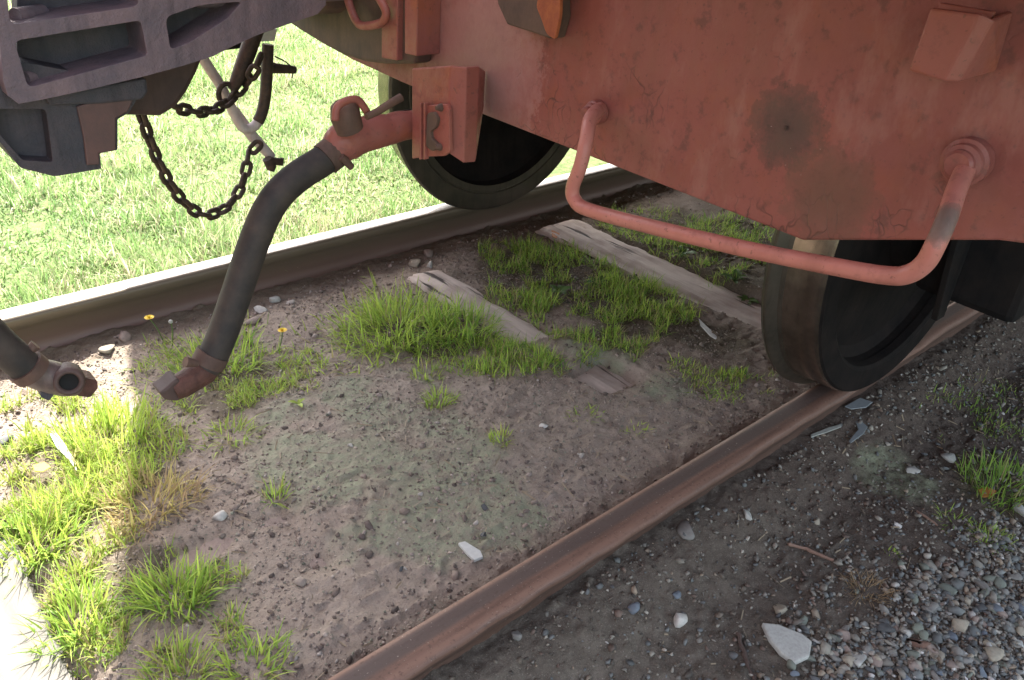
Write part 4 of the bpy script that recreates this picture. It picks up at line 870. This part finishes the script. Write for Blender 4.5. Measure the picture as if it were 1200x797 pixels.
patch('track_grass', [(60,500,0.16),(20,560,0.14),(80,570,0.16),(50,600,0.13),(120,560,0.12),(20,500,0.14),(170,530,0.10),(120,620,0.08),(60,670,0.08)], 4600, 0.075, 'unbroken sunlit grass on the left of the track', tint=(0.25,0.9), dry=0.28, nz=(0.16,0.08), w=0.003)
patch('track_grass', [(150,745,0.07),(150,660,0.08),(230,745,0.08),(120,780,0.08),(250,690,0.06),(60,690,0.05)], 1800, 0.05, 'thin grass between the tufts at the lower left', tint=(0.1,0.9), dry=0.3)
patch('track_grass', [(300,440,0.13),(340,430,0.10),(240,470,0.12),(330,460,0.10),(200,420,0.10),(290,480,0.08)], 2600, 0.05, 'thin grass around the hanging hose end', tint=(0.2,0.9), dry=0.2, lean=0.9)
patch('weed_cover', [(1140,500,0.14),(1190,480,0.16),(1190,530,0.12),(1120,490,0.10)], 700, 0.03, 'sparse dark weeds in the shade at the right edge', tint=(0.0,0.5), dry=0.2)
# meadow beyond the far rail
n = 130000; u = rng.random(n); y = 2.30+0.02+(9.0)*u**1.5; x = rng.uniform(-1.5,1,n)*1.0; x = -0.6+rng.random(n)*(2.6+0.55*(y-2.3))+0.30*(y-2.3)
f_ = vnoise(x,y,0.14,81)+0.6*vnoise(x,y,0.5,83); k_ = f_ > -0.62; x, y, f_ = x[k_], y[k_], f_[k_]
t = np.clip(rng.uniform(0.0,0.8,len(x))+0.35*vnoise(x,y,0.4,91),0,0.68); t[rng.random(len(x)) < 0.20+0.8*np.clip(vnoise(x,y,0.3,93),0,1)] = 0.95
o = blades('meadow_grass', x, y, (0.04+0.06*rng.random(len(x)))*(0.8+1.2*np.clip(f_,-0.3,0.6)), 0.0042*rng.uniform(0.6,1.3,len(x))*(1+0.12*(y-2.3)), m_meadow, t, 0.75, 2)
tag(o, 'short sun-bleached meadow grass beyond the far rail', None, kind='stuff')
n = 5000; x = rng.uniform(-0.6,3.2,n); y = rng.uniform(2.33,2.6,n)
m_straw = flat('straw', (0.24,0.185,0.12))
def straw(name, n, x0, x1, y0, y1, label):
    x = rng.uniform(x0,x1,n); y = rng.uniform(y0,y1,n); k_ = rng.random(n) < 0.5+1.2*vnoise(x,y,0.12,77); x, y = x[k_], y[k_]; n = len(x)
    a_ = rng.uniform(0,6.28,n); L = rng.gamma(3,0.006,n)+0.004; wd_ = rng.uniform(0.0005,0.0014,n); V = []
    for s_, sg in ((-1,-1),(-1,1),(1,1),(1,-1)):
        px = x+s_*np.cos(a_)*L/2-sg*np.sin(a_)*wd_; py = y+s_*np.sin(a_)*L/2+sg*np.cos(a_)*wd_
        V.append(np.stack([px,py,gh(x+s_*np.cos(a_)*L/2, y+s_*np.sin(a_)*L/2)+0.003+0.0015*(sg > 0)],1))
    V = np.stack(V,1).reshape(-1,3); F = np.arange(4*n).reshape(n,4)
    o = link(name, npmesh(name, V, F, None, 4), m_straw); tag(o, label, None, kind='stuff')
straw('straw_bits', 1500, -0.1, 2.6, 0.8, 2.15, 'dry straw bits strewn over the soil between the rails'); straw('straw_bits', 500, 0.7, 2.6, -0.1, 0.66, 'dry straw bits strewn over the grit outside the near rail')
# broad weed leaves between the rails
def weed(px, py, n, L, label, mat=m_weed):
    c = gp(px, py); bm = bmesh.new()
    for i in range(n):
        a_ = 2*math.pi*i/n+random.uniform(-0.4,0.4); l_ = L*random.uniform(0.6,1.1); w_ = l_*0.22; up = random.uniform(0.2,0.7); prev = None
        for s in range(5):
            t_ = s/4; ww = w_*math.sin(math.pi*min(0.98,t_*0.8+0.12)); r_ = l_*t_; z_ = l_*up*math.sin(t_*2.0)*0.8+0.003
            pc = c+Vector((math.cos(a_)*r_, math.sin(a_)*r_, z_)); sd_ = Vector((-math.sin(a_),math.cos(a_),0))*ww
            cur = (bm.verts.new(pc-sd_+Vector((0,0,ww*0.4))), bm.verts.new(pc), bm.verts.new(pc+sd_+Vector((0,0,ww*0.4))))
            if prev: bm.faces.new((prev[0],prev[1],cur[1],cur[0])); bm.faces.new((prev[1],prev[2],cur[2],cur[1]))
            prev = cur
    o = frombm('weed', bm, mat, None, True); rebase(o); return tag(o, label, 'weed', 'broad-leaved weeds')
weed(655,345,8,0.045,'broad-leaved weed among the grass between the sleepers'); weed(700,335,7,0.04,'broad-leaved weed close to the wide sleeper')
weed(860,330,9,0.05,'broad-leaved weed beyond the wide sleeper beside the near wheel'); weed(875,355,7,0.04,'low weed against the left of the near wheel')
weed(12,620,6,0.05,'bright leafy weed at the left edge above the pale sleeper', flat('bright_leaf',(0.16,0.27,0.03)))
weed(800,300,9,0.05,'leafy weed beyond the middle of the wide sleeper'); weed(350,475,6,0.025,'small leafy weed right of the hose end', flat('yellow_leaf_green',(0.25,0.32,0.04)))
# dandelions
def dandelion(px, py, fx, fy, label, bud=False):
    c = gp(px, py); top_ = ony((fx, fy), c.y-0.01); e = tag(empty('dandelion', c), label, 'dandelion', 'dandelions by the hose')
    mktube('stem', [c, c.lerp(top_,0.5)+Vector((0.004,0,0.002)), top_], 0.0014, m_weed, e, 6, 4)
    bm = bmesh.new()
    if bud:
        bmesh.ops.create_icosphere(bm, subdivisions=2, radius=0.006, matrix=Matrix.Translation(top_)); frombm('bud', bm, m_greygreen, e, True); return
    for lay, (n_, r_, up_) in enumerate(((18,0.0135,0.35),(14,0.010,0.8),(10,0.006,1.2))):
        for i in range(n_):
            a_ = 2*math.pi*i/n_+lay*0.2; d_ = Vector((math.cos(a_)*math.cos(up_), math.sin(a_)*math.cos(up_), math.sin(up_)*0.8)); s_ = Vector((-math.sin(a_),math.cos(a_),0))*0.0017
            v0 = bm.verts.new(top_+s_*0.4); v1 = bm.verts.new(top_-s_*0.4); v2 = bm.verts.new(top_+d_*r_-s_); v3 = bm.verts.new(top_+d_*r_+s_); bm.faces.new((v0,v1,v2,v3))
    frombm('flower', bm, m_yellow, e)
dandelion(192,402,175,373,'dandelion with its yellow flower in front of the far rail, left of the hanging hose')
dandelion(326,412,331,388,'dandelion flowering right of the hanging hose')
dandelion(202,405,200,377,'unopened dandelion bud beside the left flower', True)
